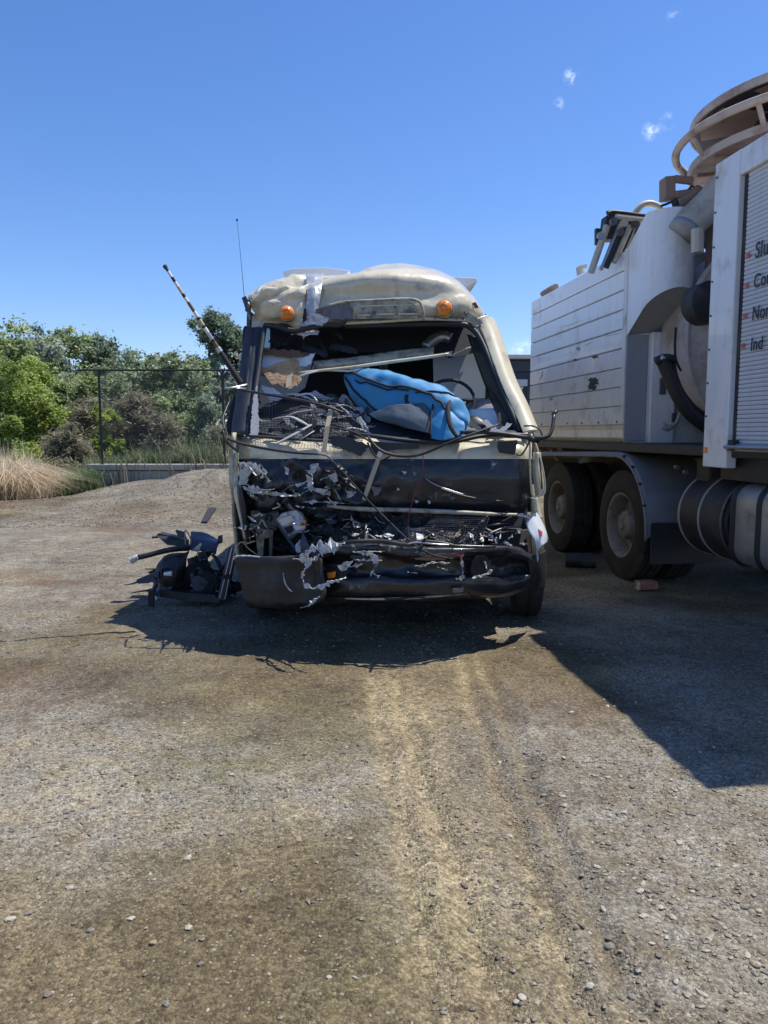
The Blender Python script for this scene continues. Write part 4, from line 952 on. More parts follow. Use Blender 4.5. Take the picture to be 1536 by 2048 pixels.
# splintered timber panel
torn('splintered_board', [(526, 700), (545, 698), (600, 702), (608, 715), (560, 712), (530, 710)], 5.42, m_rust, 31, 2.5)
torn('splintered_board', [(520, 738), (548, 728), (575, 718), (598, 722), (606, 748), (598, 768), (570, 776), (545, 760), (522, 752)], 5.36, m_wood, 32, 3, thick=.02)
torn('splintered_board', [(524, 744), (560, 748), (592, 752), (596, 772), (575, 777), (540, 764)], 5.33, m_wood, 33, 3, thick=.015)
torn('splintered_board', [(575, 752), (584, 745), (582, 772), (570, 775)], 5.30, m_stick, 34, 1.5, thick=.01)
torn('added_wall_strip', [(520, 704), (545, 712), (600, 716), (630, 706), (622, 728), (600, 735), (560, 728), (522, 740)], 5.46, m_inwhite, 131, 2, thick=.01)  # white wall strips added nearer the opening to catch more sky light
torn('added_wall_strip', [(522, 770), (548, 775), (566, 790), (560, 800), (526, 806)], 5.40, m_inwhite, 132, 2, thick=.01)
torn('header_fragment', [(580, 668), (600, 664), (622, 660), (640, 662), (636, 670), (612, 672), (607, 680), (602, 670)], 5.30, m_torn, 35, 2)
torn('header_fragment', [(606, 640), (618, 622), (640, 628), (660, 636), (650, 648), (612, 650)], 5.24, m_torn, 36, 3)
torn('header_fragment', [(607, 618), (612, 616), (613, 640), (604, 648), (606, 632)], 5.235, m_strap, 37, 1.5)
torn('jamb_fragment', [(520, 775), (530, 790), (540, 800), (520, 818)], 5.25, m_dark, 38, 2)

# ---- front face: cream band, black band, moulding
def faceY(px):  # depth of the face: dented on the left
    return 5.10 + .10 * max(0, (700 - px) / 230) ** 1.5 + .02 * ((px - 770) / 300) ** 2
def facerow(y, dy=0, xs=(474, 520, 580, 640, 700, 760, 820, 880, 940, 1000, 1040, 1064)):
    return [P(x, y, faceY(x) + dy + (.10 if x > 1050 else 0) + (.08 if x < 480 else 0)) for x in xs]
rows = [facerow(918, 0), facerow(908, .004), facerow(897, .02), facerow(884, .075), facerow(876, .15)]
def fcr(u, v, p): return (.030 if u < .55 else .006) * crease(p, 7, 1)
MB().grid(net(rows, 110, 20, fcr), -.01).build('upper_front_panel', m_cream, bus, smooth=35)
rows = [facerow(1024, .03), facerow(1008, -.005), facerow(985, -.02), facerow(960, -.03), facerow(935, -.02), facerow(919, -.004)]
def bcr(u, v, p): return (.06 if u < .30 else .06 - .055 * min(1, (u - .30) / .25)) * (crease(p, 8, 3) + .5 * crease(p, 18, 1))
MB().grid(net(rows, 150, 44, bcr), -.01).build('black_front_panel', m_scuff, bus, smooth=20)
mb = MB(); tubep(mb, [(655, 1012, 5.05), (720, 1018, 5.03), (800, 1020, 5.02), (900, 1024, 5.03), (980, 1028, 5.04), (1045, 1030, 5.08)], 5.0, [.010, .016, .016, .016, .013, .010]); mb.build('cream_moulding', m_creamdark, bus, smooth='all')
MB().tube(px3([(700, 866, 5.14), (760, 874, 5.1), (830, 882, 5.08), (900, 884, 5.08), (960, 872, 5.12), (1010, 868, 5.15), (1056, 870, 5.2)], 5.1), [.02, .03, .032, .03, .03, .026, .018], 10, flat=.55).build('cowl_beam', m_plastic, bus, smooth='all')
MB().tube(px3([(498, 872, 5.22), (560, 876, 5.16), (620, 880, 5.13), (700, 884, 5.1)], 5.1), [.016, .02, .02, .014], 8, flat=.6).build('cowl_edge', m_dark, bus, smooth='all')
torn('cowl_sheet', [(660, 868), (700, 876), (740, 890), (722, 912), (690, 900), (664, 890)], 5.045, m_dark, 41, 2)
MB().shard(px3([(997, 882), (1036, 880), (1030, 910), (1000, 906), (996, 895)], 5.02), .05).build('mirror_base', m_plastic, bus, bevel=.006)
MB().shard(px3([(740, 882), (775, 885), (840, 888), (838, 897), (780, 900), (752, 915), (742, 905)], 5.03), .02).build('wiper_linkage', m_plastic, bus)
# tears in the black panel showing white
tears = [([(478, 925), (510, 925), (512, 935), (502, 945), (495, 955), (492, 968), (478, 972)], 2), ([(484, 972), (530, 980), (560, 985), (592, 990), (570, 994), (530, 988), (500, 988)], 2),
         ([(568, 933), (576, 936), (576, 950), (570, 948)], 2), ([(590, 968), (606, 965), (616, 960), (604, 972), (594, 974)], 1.5), ([(620, 930), (636, 926), (632, 942), (622, 950)], 2),
         ([(625, 973), (655, 978), (662, 985), (660, 992), (632, 984)], 3), ([(655, 950), (672, 945), (676, 962), (668, 966)], 2.5), ([(690, 980), (712, 985), (706, 992), (694, 996)], 2.5), ([(532, 955), (542, 962), (536, 966)], 1.5),
         ([(722, 970), (762, 975), (756, 990), (748, 992), (745, 978)], 2), ([(612, 950), (625, 955), (624, 985), (618, 980)], 2), ([(802, 942), (814, 944), (810, 950)], 1.5), ([(830, 1000), (838, 1004), (832, 1007)], 1.5), ([(856, 1000), (862, 1004), (858, 1008)], 1.2), ([(500, 930), (520, 928), (525, 945), (515, 952)], 3), ([(795, 975), (800, 980), (794, 981)], 1)]
for i, (pl, a) in enumerate(tears):
    torn('fibreglass_tear', pl, 5.04 if pl[0][0] > 560 else 5.075, m_torn if i != 9 else m_steel, 50 + i, a, thick=.012)
for i, (pts, w) in enumerate((([(483, 962), (505, 975), (540, 984), (590, 992)], 4), ([(520, 958), (530, 945), (523, 930)], 2.5), ([(560, 992), (600, 990), (625, 975)], 2.5), ([(640, 960), (660, 952), (674, 958)], 3), ([(612, 940), (625, 950), (625, 980)], 3), ([(700, 1008), (660, 1004), (600, 1004)], 2.5), ([(655, 995), (672, 1012)], 3), ([(835, 1018), (865, 1021)], 2), ([(676, 925), (690, 940), (700, 975), (712, 998)], 2))):
    ribbon(pts, 5.0 if pts[0][0] > 540 else 5.06, w, 90 + i).build('torn_edge', m_torn if i != 8 else m_steel, bus)

# ---- lower nose: dark cavity with mangled structure
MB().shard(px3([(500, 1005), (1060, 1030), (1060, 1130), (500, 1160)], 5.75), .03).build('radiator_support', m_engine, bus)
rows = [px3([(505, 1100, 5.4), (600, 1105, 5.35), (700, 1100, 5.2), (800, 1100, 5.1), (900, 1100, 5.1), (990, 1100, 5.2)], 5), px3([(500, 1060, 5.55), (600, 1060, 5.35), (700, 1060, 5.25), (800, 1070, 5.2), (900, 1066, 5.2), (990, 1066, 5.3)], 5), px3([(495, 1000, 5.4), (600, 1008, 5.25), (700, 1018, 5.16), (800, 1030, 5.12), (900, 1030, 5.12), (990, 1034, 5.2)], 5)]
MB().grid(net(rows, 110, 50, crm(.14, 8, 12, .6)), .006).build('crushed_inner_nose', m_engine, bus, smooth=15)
rnd = random.Random(5)
for k in range(34):
    x0 = rnd.uniform(600, 985); y0 = rnd.uniform(1035, 1092); a = rnd.uniform(-.6, .5); l = rnd.uniform(25, 80)
    pts = [(x0, y0, 5.05 + rnd.uniform(0, .12)), (x0 + l * .5 * math.cos(a), y0 + l * .5 * math.sin(a) + rnd.uniform(-8, 8), 5.03), (x0 + l * math.cos(a), y0 + l * math.sin(a), 5.08)]
    if k % 3: MB().tube(px3(pts, 5), rnd.uniform(.003, .010), 6).build('mangled_pipe', rnd.choice([m_engine, m_steel, m_strap, m_plastic]), bus, smooth='all')
    else: torn('mangled_plate', [(x0, y0), (x0 + l * .6, y0 + rnd.uniform(-12, 8)), (x0 + l * .7, y0 + 10), (x0 + 8, y0 + 14)], 5.06 + rnd.uniform(0, .1), rnd.choice([m_engine, m_steel, m_scuff, m_black, m_creamdark]), 200 + k, 2.5)
for k in range(60):
    x0 = rnd.uniform(490, 720) if k < 38 else rnd.uniform(720, 1040); y0 = rnd.uniform(930, 1085) if x0 < 700 else rnd.uniform(1036, 1085); a = rnd.gauss(.1, .8); l = rnd.uniform(6, 26)
    w = rnd.uniform(1.2, 4.5); c, sn = math.cos(a), math.sin(a); Yk = 5.03 + rnd.uniform(-.03, .04)
    if k % 3: MB().shard([P(a_, b_, Yk + i_ * rnd.uniform(-.012, .012)) for i_, (a_, b_) in enumerate(jag([(x0 - l * c, y0 - l * sn), (x0 + w * sn, y0 - w * c), (x0 + l * c, y0 + l * sn), (x0 - w * sn, y0 + w * c)], 1.5, 700 + k))], rnd.uniform(.004, .015), (rnd.uniform(-.6, .6), 1, rnd.uniform(-.6, .6))).build('torn_fragment', rnd.choice([m_torn, m_alu, m_steel, m_torn, m_creamdark, m_alu]), bus)
    else: MB().tube(px3([(x0 - l * c, y0 - l * sn), (x0 + rnd.uniform(-5, 5), y0 + rnd.uniform(-5, 5)), (x0 + l * c, y0 + l * sn)], Yk - .02), rnd.uniform(.002, .006), 6).build('bent_strip', rnd.choice([m_alu, m_steel, m_strap, m_creamdark]), bus, smooth='all')
# inner wing structure on the left
torn('inner_wing_plate', [(498, 1010), (545, 1005), (560, 1030), (552, 1060), (540, 1072), (515, 1080), (504, 1045)], 5.28, m_creamdark, 61, 2.5, thick=.02)
torn('inner_wing_plate', [(528, 1030), (556, 1024), (556, 1050), (535, 1058), (524, 1048)], 5.22, m_steel, 62, 2)
torn('inner_wing_plate', [(510, 1056), (545, 1060), (545, 1070), (532, 1078), (512, 1076)], 5.2, m_creamdark, 63, 1.5, thick=.03)
MB().shard(px3([(512, 1078), (528, 1076), (526, 1110), (522, 1114), (516, 1114)], 5.24), .03).build('support_bracket', m_creamdark, bus)
MB().shard(px3([(538, 1066), (546, 1064), (544, 1116), (538, 1116)], 5.24), .02).build('support_bracket', m_steel, bus)
MB().tube(px3([(500, 1048), (515, 1052), (524, 1040), (530, 1050), (534, 1054)], 5.16), .007, 6).tube(px3([(545, 1018), (560, 1012), (554, 1006)], 5.16), .007, 6).build('bent_bracket_rod', m_cream, bus, smooth='all')
MB().tube(px3([(532, 1040), (536, 1030), (544, 1034), (540, 1044)], 5.16), .006, 6).build('wire_loop', m_strap, bus)
MB().tube(px3([(474, 1092), (484, 1084), (498, 1098), (520, 1114)], 5.0), .004, 5).tube(px3([(492, 1088), (510, 1082)], 5.0), .005, 5).build('yellowed_wire', m_yellow, bus)
# smashed headlamp unit on the left
lamp = MB().shard(px3([(551, 1040), (562, 1028), (590, 1020), (603, 1028), (612, 1050), (610, 1060), (580, 1078), (574, 1070)], 5.05), .09).build('left_headlamp_housing', m_torn, bus, bevel=.006)
MB().shard(px3([(556, 1040), (582, 1030), (588, 1042), (564, 1053)], 5.035), .03).build('reflector', m_alu, lamp)
MB().shard(px3([(568, 1056), (584, 1050), (588, 1062), (575, 1068)], 5.03), .03).build('bulb_hole', m_strap, lamp)
MB().shard(px3([(584, 1046), (606, 1040), (610, 1054), (592, 1062)], 5.03), .03).build('lens_backing', m_white, lamp)
MB().shard(px3([(598, 1043), (611, 1040), (612, 1052), (604, 1053)], 5.02), .03).build('amber_section', m_amber, lamp)
MB().tube(px3([(551, 1042), (576, 1078), (592, 1100)], 5.02), .010, 6, 1).tube(px3([(575, 1076), (606, 1062)], 5.02), .007, 6, 1).build('bezel', m_blueplastic, lamp)
torn('lamp_shroud', [(598, 1090), (604, 1070), (606, 1060), (618, 1092), (622, 1106), (600, 1106)], 5.0, m_blueplastic, 64, 1.5)
torn('lamp_shroud', [(590, 1092), (600, 1078), (604, 1104), (594, 1106)], 5.0, m_torn, 65, 2)
# left body edge strip, bowed
MB().grid(net([px3([(464, 905, 5.45), (472, 905, 5.2), (478, 905, 5.14)], 5), px3([(460, 945, 5.45), (470, 948, 5.2), (478, 948, 5.14)], 5), px3([(465, 985, 5.4), (472, 985, 5.1), (480, 985, 5.1)], 5), px3([(476, 1035, 5.4), (484, 1035, 5.12), (492, 1035, 5.12)], 5), px3([(486, 1085, 5.4), (493, 1085, 5.15), (500, 1085, 5.15)], 5)], 10, 40, crm(.008, 6)), -.01).build('left_body_corner', m_creamdark, bus, smooth='all')
MB().tube(px3([(472, 972, 5.06), (472, 990, 5.06), (480, 1030, 5.07), (491, 1080, 5.1)], 5), [.006, .014, .010, .005], 8, flat=.6).build('bowed_trim_strip', m_cream, bus, smooth='all')
MB().tube(px3([(480, 972, 5.05), (486, 1010, 5.05), (490, 1045, 5.07), (497, 1088, 5.1)], 5), [.010, .020, .018, .008], 8, flat=.6).build('bowed_rubber_strip', m_plastic, bus, smooth='all')
# grille meshes
wiremesh(quadfn((812, 1086, 5.02), (955, 1098, 5.0), (978, 1036, 5.04), (870, 1034, 5.05), .02, 3, 1), 24, 14, .0022, 'grille_mesh', m_steel)
wiremesh(quadfn((818, 1086, 4.99), (862, 1088, 4.99), (840, 1058, 5.01), (818, 1060, 5.01), .03, 6, 3), 14, 10, .0018, 'grille_mesh', m_steel)
MB().shard(px3([(790, 1034), (985, 1038), (970, 1100), (800, 1092)], 5.16), .02).build('grille_backing', m_dark, bus)
MB().shard(px3([(832, 1066), (846, 1070), (852, 1085), (842, 1092), (834, 1080)], 4.98), .01).build('grille_rag', m_torn, bus)

# ---- bumper
def bumpY(px): return 4.92 + .05 * ((px - 820) / 240) ** 2
bx = (606, 660, 700, 760, 820, 880, 940, 1000, 1040, 1062)
tops = (1108, 1096, 1088, 1086, 1092, 1094, 1094, 1092, 1096, 1112)
def brow(fr, dy):
    return [P(x, t + (1196 - (x > 1000) * 10 - (x > 1050) * 18 - t) * fr, bumpY(x) + dy) for x, t in zip(bx, tops)]
rows = [brow(1.0, .10), brow(.93, .02), brow(.75, .0), brow(.62, .015), brow(.55, .06), brow(.38, .075), brow(.24, .05), brow(.18, .0), brow(.05, .0), brow(0, .04), brow(-.02, .20)]
def bmp(u, v, p): return .014 * (crease(p, 9, 2) + .3 * crease(p, 22, 1)) * (1.8 if .3 < v < .75 else .7)
bump = MB().grid(net(rows, 150, 60, bmp), -.008).build('front_bumper', m_scuff, bus, smooth=35)
MB().tube(px3([(600, 1108, 4.90), (650, 1094, 4.89), (700, 1084, 4.88), (760, 1082, 4.88), (815, 1090, 4.87), (840, 1084, 4.86), (880, 1086, 4.86), (920, 1093, 4.88), (990, 1093, 4.9)], 4.9), [.006, .010, .012, .014, .014, .016, .015, .010, .008], 8).build('bumper_top_lip', m_plastic, bus, smooth='all')
MB().tube(px3([(815, 1088, 4.845), (835, 1085, 4.84), (880, 1089, 4.84), (985, 1093, 4.87)], 4.9), [.004, .006, .005, .003], 6).build('bumper_bead', m_alu, bus, smooth='all')
# broken-off left end of the bumper
rows = [px3([(496, 1216, 5.1), (540, 1216, 5.0), (590, 1220, 4.95), (622, 1216, 4.95)], 5), px3([(494, 1210, 4.82), (540, 1212, 4.74), (590, 1216, 4.74), (626, 1212, 4.76)], 5), px3([(486, 1180, 4.80), (540, 1184, 4.70), (590, 1192, 4.70), (645, 1190, 4.74)], 5),
        px3([(474, 1140, 4.80), (540, 1140, 4.70), (590, 1146, 4.70), (640, 1146, 4.76)], 5), px3([(468, 1119, 4.80), (540, 1118, 4.70), (590, 1118, 4.70), (640, 1120, 4.78)], 5), px3([(467, 1114, 4.84), (540, 1114, 4.76), (590, 1112, 4.76), (636, 1112, 4.82)], 5), px3([(470, 1113, 5.1), (540, 1113, 5.1), (590, 1110, 5.1), (630, 1108, 5.1)], 5)]
def ecr(u, v, p):
    d = math.hypot((u - .78) / .16, (v - .42) / .3); return -.05 * math.exp(-d * d) + .004 * ridge(p, 5, 2, 1)
MB().grid(net(rows, 60, 50, ecr), -.02).build('bumper_left_end', m_plastic, bus, smooth=40)
MB().shard([P(468, 1116, 4.82), P(494, 1214, 4.84), P(498, 1214, 5.15), P(474, 1118, 5.15)], .02, (1, 0, 0)).build('bumper_end_return', m_plastic, bus)
MB().tube(px3([(467, 1119, 4.80), (474, 1113, 4.78), (495, 1112, 4.76), (520, 1114, 4.72)], 5), [.004, .008, .007, .003], 6).build('bumper_scuffed_lip', m_torn, bus, smooth='all')
MB().tube(px3([(566, 1145, 4.695), (570, 1165, 4.685), (578, 1178, 4.68), (586, 1184, 4.68)], 5), [.002, .005, .006, .003], 6).build('bumper_crease_scuff', m_torn, bus, smooth='all')
# air dam and lower lip
MB().grid(net([px3([(560, 1195, 5.0), (640, 1192, 4.94), (760, 1196, 4.95), (880, 1192, 4.95), (940, 1188, 4.95)], 5), px3([(560, 1214, 5.03), (640, 1206, 4.98), (760, 1201, 5.0), (880, 1199, 5.0), (940, 1194, 5.0)], 5)], 40, 8, crm(.01, 7)), -.01).build('air_dam', m_plastic, bus, smooth='all')
MB().tube(px3([(690, 1197, 4.95), (760, 1198, 4.95), (860, 1194, 4.95), (935, 1187, 4.95)], 5), [.004, .008, .009, .004], 6).build('lower_cream_edge', m_creamdark, bus, smooth='all')
MB().shard(px3([(905, 1178), (928, 1175), (926, 1184), (906, 1186)], 4.9), .01).build('bent_tab', m_steel, bus)
# fog lamp holes
MB().shard(px3([(622, 1150), (632, 1135), (655, 1128), (690, 1128), (700, 1140), (690, 1155), (660, 1165), (632, 1166)], 4.905), .006).build('fog_lamp_cavity', m_strap, bus)
MB().shard(px3([(654, 1146), (672, 1143), (670, 1155), (656, 1157)], 4.898), .008).build('fog_lamp_remnant', m_amber, bus)
MB().shard(px3([(944, 1125), (952, 1112), (970, 1110), (982, 1122), (982, 1138), (968, 1150), (950, 1152), (940, 1142)], 4.915), .004).build('fog_lamp_cavity', m_strap, bus)
for i, (pts, w) in enumerate((([(598, 1112), (612, 1106), (640, 1096), (668, 1090), (690, 1086)], 7), ([(600, 1112), (618, 1122), (612, 1135), (603, 1150), (608, 1168), (625, 1178), (640, 1174), (664, 1164), (692, 1156)], 6), ([(585, 1118), (605, 1118), (625, 1122), (640, 1108)], 5),
        ([(706, 1104), (740, 1108), (752, 1118), (752, 1130), (740, 1152)], 3.5), ([(706, 1120), (765, 1121)], 2), ([(712, 1104), (770, 1103)], 1.5), ([(828, 1132), (850, 1130), (864, 1125), (900, 1126)], 2), ([(700, 1134), (725, 1128)], 5), ([(744, 1145), (758, 1154)], 4), ([(968, 1122), (975, 1140)], 2), ([(945, 1156), (975, 1148), (985, 1140)], 2.5), ([(923, 1112), (926, 1148)], 2.5), ([(912, 1158), (930, 1155)], 4), ([(600, 1216), (618, 1212), (626, 1202), (640, 1194)], 2.5), ([(815, 1144), (835, 1147)], 2), ([(875, 1134), (895, 1140)], 1.6))):
    ribbon(pts, 4.885 if pts[0][0] > 660 else 4.665, w * 1.15, 300 + i, .01).build('torn_edge', m_torn, bus)
torn('fibreglass_tear', [(675, 1132), (690, 1124), (706, 1122), (700, 1134), (684, 1143), (680, 1140)], 4.87, m_torn, 71, 1.5)
torn('fibreglass_tear', [(636, 1100), (660, 1092), (684, 1090), (676, 1102), (650, 1108)], 4.80, m_torn, 72, 2.5)
torn('fibreglass_tear', [(740, 1106), (756, 1112), (756, 1126), (746, 1130)], 4.87, m_torn, 73, 2)
torn('fibreglass_tear', [(630, 1130), (646, 1124), (652, 1140), (636, 1142)], 4.895, m_steel, 74, 2)
torn('bumper_beam_edge', [(828, 1116), (880, 1108), (928, 1108), (926, 1114), (880, 1120), (832, 1120)], 4.90, m_rust, 75, 1.5)
torn('bumper_beam_edge', [(700, 1110), (735, 1112), (738, 1128), (702, 1116)], 4.9, m_dark, 76, 1.5)
MB().tube(px3([(914, 1108), (926, 1112)], 4.88), .006, 6, 1).build('red_clip', m_redlens, bus)
# right front: cavity plate, torn lamp lens, bent wing flap
MB().shard(px3([(962, 1040), (1045, 1036), (1060, 1060), (1062, 1110), (1040, 1098), (985, 1096), (966, 1070)], 5.12), .03).build('lamp_bay_backing', m_strap, bus)
for i, (pts, m_, w) in enumerate((([(978, 1068), (990, 1080), (1000, 1092)], m_torn, 3), ([(1002, 1062), (1000, 1078)], m_torn, 3), ([(966, 1064), (985, 1078)], m_steel, 4), ([(1006, 1084), (1024, 1092)], m_torn, 5), ([(1040, 1088), (1056, 1088)], m_creamdark, 3), ([(1035, 1062), (1042, 1066)], m_torn, 2))):
    ribbon(pts, 5.03, w, 330 + i, .012).build('lamp_bay_fragment', m_, bus)
MB().tube(px3([(1034, 1030), (1050, 1033), (1060, 1036)], 5.02), .014, 8).build('lamp_top_trim', m_alu, bus, smooth='all')
lens = MB().grid(net([px3([(1052, 1048, 5.02), (1066, 1028, 5.04), (1072, 1026, 5.08)], 5), px3([(1058, 1064, 5.0), (1074, 1050, 5.0), (1084, 1046, 5.06)], 5), px3([(1068, 1080, 5.0), (1082, 1070, 5.0), (1091, 1068, 5.06)], 5), px3([(1075, 1104, 5.02), (1084, 1092, 5.0), (1092, 1084, 5.06)], 5)], 10, 16, crm(.01, 9)), -.008).build('broken_lamp_lens', m_clear, bus, smooth='all')
MB().shard(px3([(1077, 1058), (1085, 1064), (1084, 1074), (1080, 1068)], 4.985), .006).build('red_reflector', m_redlens, bus)
flap = MB().grid(net([px3([(1068, 905, 5.1), (1074, 905, 5.06), (1080, 905, 5.1)], 5), px3([(1066, 940, 5.1), (1074, 940, 5.04), (1084, 942, 5.08)], 5), px3([(1070, 975, 5.1), (1080, 975, 5.04), (1087, 978, 5.08)], 5), px3([(1072, 992, 5.1), (1082, 990, 5.05), (1089, 984, 5.09)], 5)], 10, 24), -.006).build('bent_wing_flap', m_cream, bus, smooth='all')
MB().tube(px3([(1060, 880, 5.06), (1060, 930, 5.04), (1062, 965, 5.04), (1066, 992, 5.05), (1080, 991, 5.05), (1090, 982, 5.06), (1086, 940, 5.06), (1074, 895, 5.08), (1062, 868, 5.12)], 5), .007, 6).build('wing_edge_rubber', m_cream, bus, smooth='all')
MB().tube(px3([(1078, 915, 5.03), (1082, 950, 5.02), (1084, 978, 5.03)], 5), .004, 6).build('wing_slot', m_strap, bus, smooth='all')
MB().grid(net([px3([(1062, 995, 5.2), (1068, 996, 5.12), (1074, 994, 5.16)], 5), px3([(1062, 1015, 5.2), (1070, 1015, 5.12), (1078, 1015, 5.16)], 5), px3([(1064, 1036, 5.2), (1074, 1036, 5.12), (1082, 1038, 5.16)], 5)], 8, 10, crm(.01, 8)), -.01).build('wing_lower_strip', m_cream, bus, smooth='all')
MB().grid(net([px3([(1050, 1110, 5.0), (1075, 1108, 5.05), (1090, 1100, 5.3)], 5), px3([(1058, 1140, 5.03), (1080, 1140, 5.06), (1090, 1140, 5.3)], 5), px3([(1052, 1178, 5.06), (1070, 1178, 5.1), (1086, 1176, 5.3)], 5)], 10, 14, crm(.01, 8)), -.01).build('bumper_right_corner', m_plastic, bus, smooth='all')
MB().tube(px3([(1073, 1100), (1075, 1115), (1073, 1128)], 5.02), [.003, .010, .004], 8).build('corner_scrape', m_torn, bus, smooth='all')

# ---- rods, arms, cables
mb = MB(); mb.tube(px3([(448, 777, 5.1), (470, 775, 5.12), (494, 770, 5.2)], 5), [.008, .010, .012], 6).tube(px3([(450, 775, 5.1), (492, 778, 5.15)], 5), .007, 6); mb.build('mirror_bracket', m_alu, bus, smooth='all')
def rod(name, pts, Y, r, mat=None): return MB().tube(px3(pts, Y), r, 8).build(name, mat or m_plastic, bus, smooth='all')
rod('loose_rod', [(478, 779, 5.1), (540, 790, 5.02), (600, 800, 4.98), (650, 812, 4.97), (690, 826, 5.0)], 5, [.010, .009, .009, .009, .007])
rod('left_mirror_arm', [(446, 862, 4.95), (452, 882, 4.95), (472, 900, 4.98)], 5, .009)
rod('left_mirror_arm', [(441, 868, 4.95), (448, 855, 4.95), (446, 835, 5.0), (460, 800, 5.1)], 5, .007)
rod('left_wiper_arm', [(456, 878, 4.95), (490, 889, 4.93), (550, 900, 4.93), (600, 906, 4.94), (640, 908, 4.95)], 5, [.008, .010, .010, .009, .007])
rod('wiper_tip', [(636, 908), (655, 912), (668, 926)], 4.94, [.006, .007, .003], m_steel)
rod('right_wiper_arm', [(735, 872, 4.98), (760, 900, 4.95), (800, 912, 4.93), (845, 908, 4.92), (900, 884, 4.92), (950, 866, 4.94), (1000, 848, 4.98)], 5, [.007, .010, .010, .009, .009, .008, .006])
rod('right_mirror_arm', [(920, 865, 5.0), (960, 864, 4.98), (1010, 868, 4.98), (1045, 874, 4.98), (1070, 876, 4.96), (1092, 874, 4.95), (1103, 862, 4.95), (1108, 830, 4.95)], 5, [.012, .014, .013, .014, .016, .013, .012, .012])
rod('mirror_arm_knob', [(1105, 830), (1113, 822)], 4.95, [.012, .014])
rod('right_mirror_arm', [(1048, 852), (1066, 852), (1080, 860), (1086, 878)], 4.97, .006)
rod('mirror_clamp', [(1056, 876), (1078, 882)], 4.96, .018)
rod('hanging_strap', [(1060, 882), (1050, 900), (1042, 910), (1032, 908)], 4.99, .006)
rod('loose_wiper_blade', [(846, 957, 5.0), (870, 972, 4.98), (900, 984, 4.97), (945, 996, 4.97), (1006, 1003, 4.99)], 5, [.004, .007, .008, .008, .005])
rod('blade_highlight_strip', [(850, 957, 4.99), (872, 970, 4.97), (902, 981, 4.96), (930, 989, 4.96)], 5, [.002, .004, .004, .002], m_alu)
rod('loose_cable', [(668, 925, 4.98), (700, 960, 4.96), (735, 1000, 4.94), (775, 1040, 4.9), (815, 1078, 4.84), (860, 1108, 4.82), (905, 1118, 4.85)], 5, .006, m_strap)
rod('loose_cable', [(735, 885, 4.98), (745, 905, 4.97), (762, 920, 4.97), (780, 912, 4.96)], 5, .007, m_strap)
rod('black_drip_cable', [(750, 895), (735, 880), (700, 862), (640, 852)], 5.05, .006, m_strap)
rod('short_cable', [(840, 1055), (860, 1065), (900, 1082)], 4.97, .004, m_steel)
rod('hanging_red_wire', [(846, 900), (845, 940), (836, 970), (826, 1000), (819, 1025), (816, 1055)], 4.97, .0028, m_redwire)
MB().shard(px3([(657, 818), (666, 820), (660, 850), (652, 905), (643, 903), (650, 855)], 4.99), .012).build('broken_batten', m_stick, bus)
MB().shard(px3([(757, 905), (765, 908), (750, 950), (731, 1002), (724, 998), (740, 950)], 4.95), .012).build('broken_batten', m_stick, bus)
MB().shard(px3([(757, 902), (766, 906), (761, 916), (753, 912)], 4.94), .012).build('batten_tip', m_alu, bus)
# banded pole sticking up at the left
pA, pB = P(481, 766, 5.25), P(330, 533, 4.95)
def along(t): return pA * (1 - t) + pB * t
MB().tube([along(0), along(.28)], [.024, .018], 10, 1).build('flag_pole_grip', m_strap, bus, smooth=True)
MB().tube([along(.27), along(.31)], [.022, .020], 10, 1).build('flag_pole_collar', m_alu, bus, smooth=True)
segs = [(.31, .36, m_rust), (.36, .38, m_strap), (.38, .44, m_alu), (.44, .48, m_pole_w), (.48, .50, m_strap), (.50, .55, m_pole_o), (.55, .57, m_strap), (.57, .62, m_pole_w), (.62, .64, m_rust), (.64, .70, m_rust), (.70, .74, m_pole_w), (.74, .77, m_strap), (.77, .83, m_pole_o), (.83, .87, m_pole_w), (.87, .91, m_strap), (.91, .96, m_pole_w), (.96, .98, m_strap), (.98, 1.0, m_steel)]
for a, b, m_ in segs: MB().tube([along(a), along(b)], [.017 - .007 * a, .017 - .007 * b], 10, 1).build('pole_band', m_, bus, smooth=True)
MB().tube([along(.985), along(1.01)], .014, 8, 1).build('pole_cap', m_strap, bus, smooth=True)

# ---- wheels of the bus
def bus_wheel(x, y, rot=0):
    r = .385
    mb = MB(); w = .105
    mb.lathe([(-w * .8, r * .60), (-w, r * .70), (-w * 1.02, r * .86), (-w * .86, r * .965), (-w * .5, r), (-.012, r * 1.0), (-.010, r * .975), (.010, r * .975), (.012, r), (w * .5, r), (w * .86, r * .965), (w * 1.02, r * .86), (w, r * .70), (w * .8, r * .60)], (0, 0, 0), 'x', 48)
    rm = MB().lathe([(w * .8, r * .62), (w * .9, r * .58), (w * .4, r * .54), (w * .3, r * .2), (w * .5, r * .16), (w * .5, 0)], (0, 0, 0), 'x', 32).lathe([(-w * .8, r * .62), (-w * .2, r * .54), (-w * .1, 0)], (0, 0, 0), 'x', 32)
    m = Matrix.Rotation(rot, 3, 'Z'); c = Vector((x, y, r - .012))
    flip = Matrix.Scale(-1, 3, (1, 0, 0)) if x < 0 else Matrix.Identity(3)
    for q in (mb, rm): q.v = [tuple(m @ flip @ Vector(v) + c) for v in q.v]
    t = mb.build('wheel', m_tyre, bus, smooth=True); rm.build('rim', m_rim, t, smooth=True)
    return t
bus_wheel(1.10, 5.74, R(-6)); bus_wheel(-.93, 5.95, R(4)); bus_wheel(.9, 10.3); bus_wheel(-.9, 10.3)

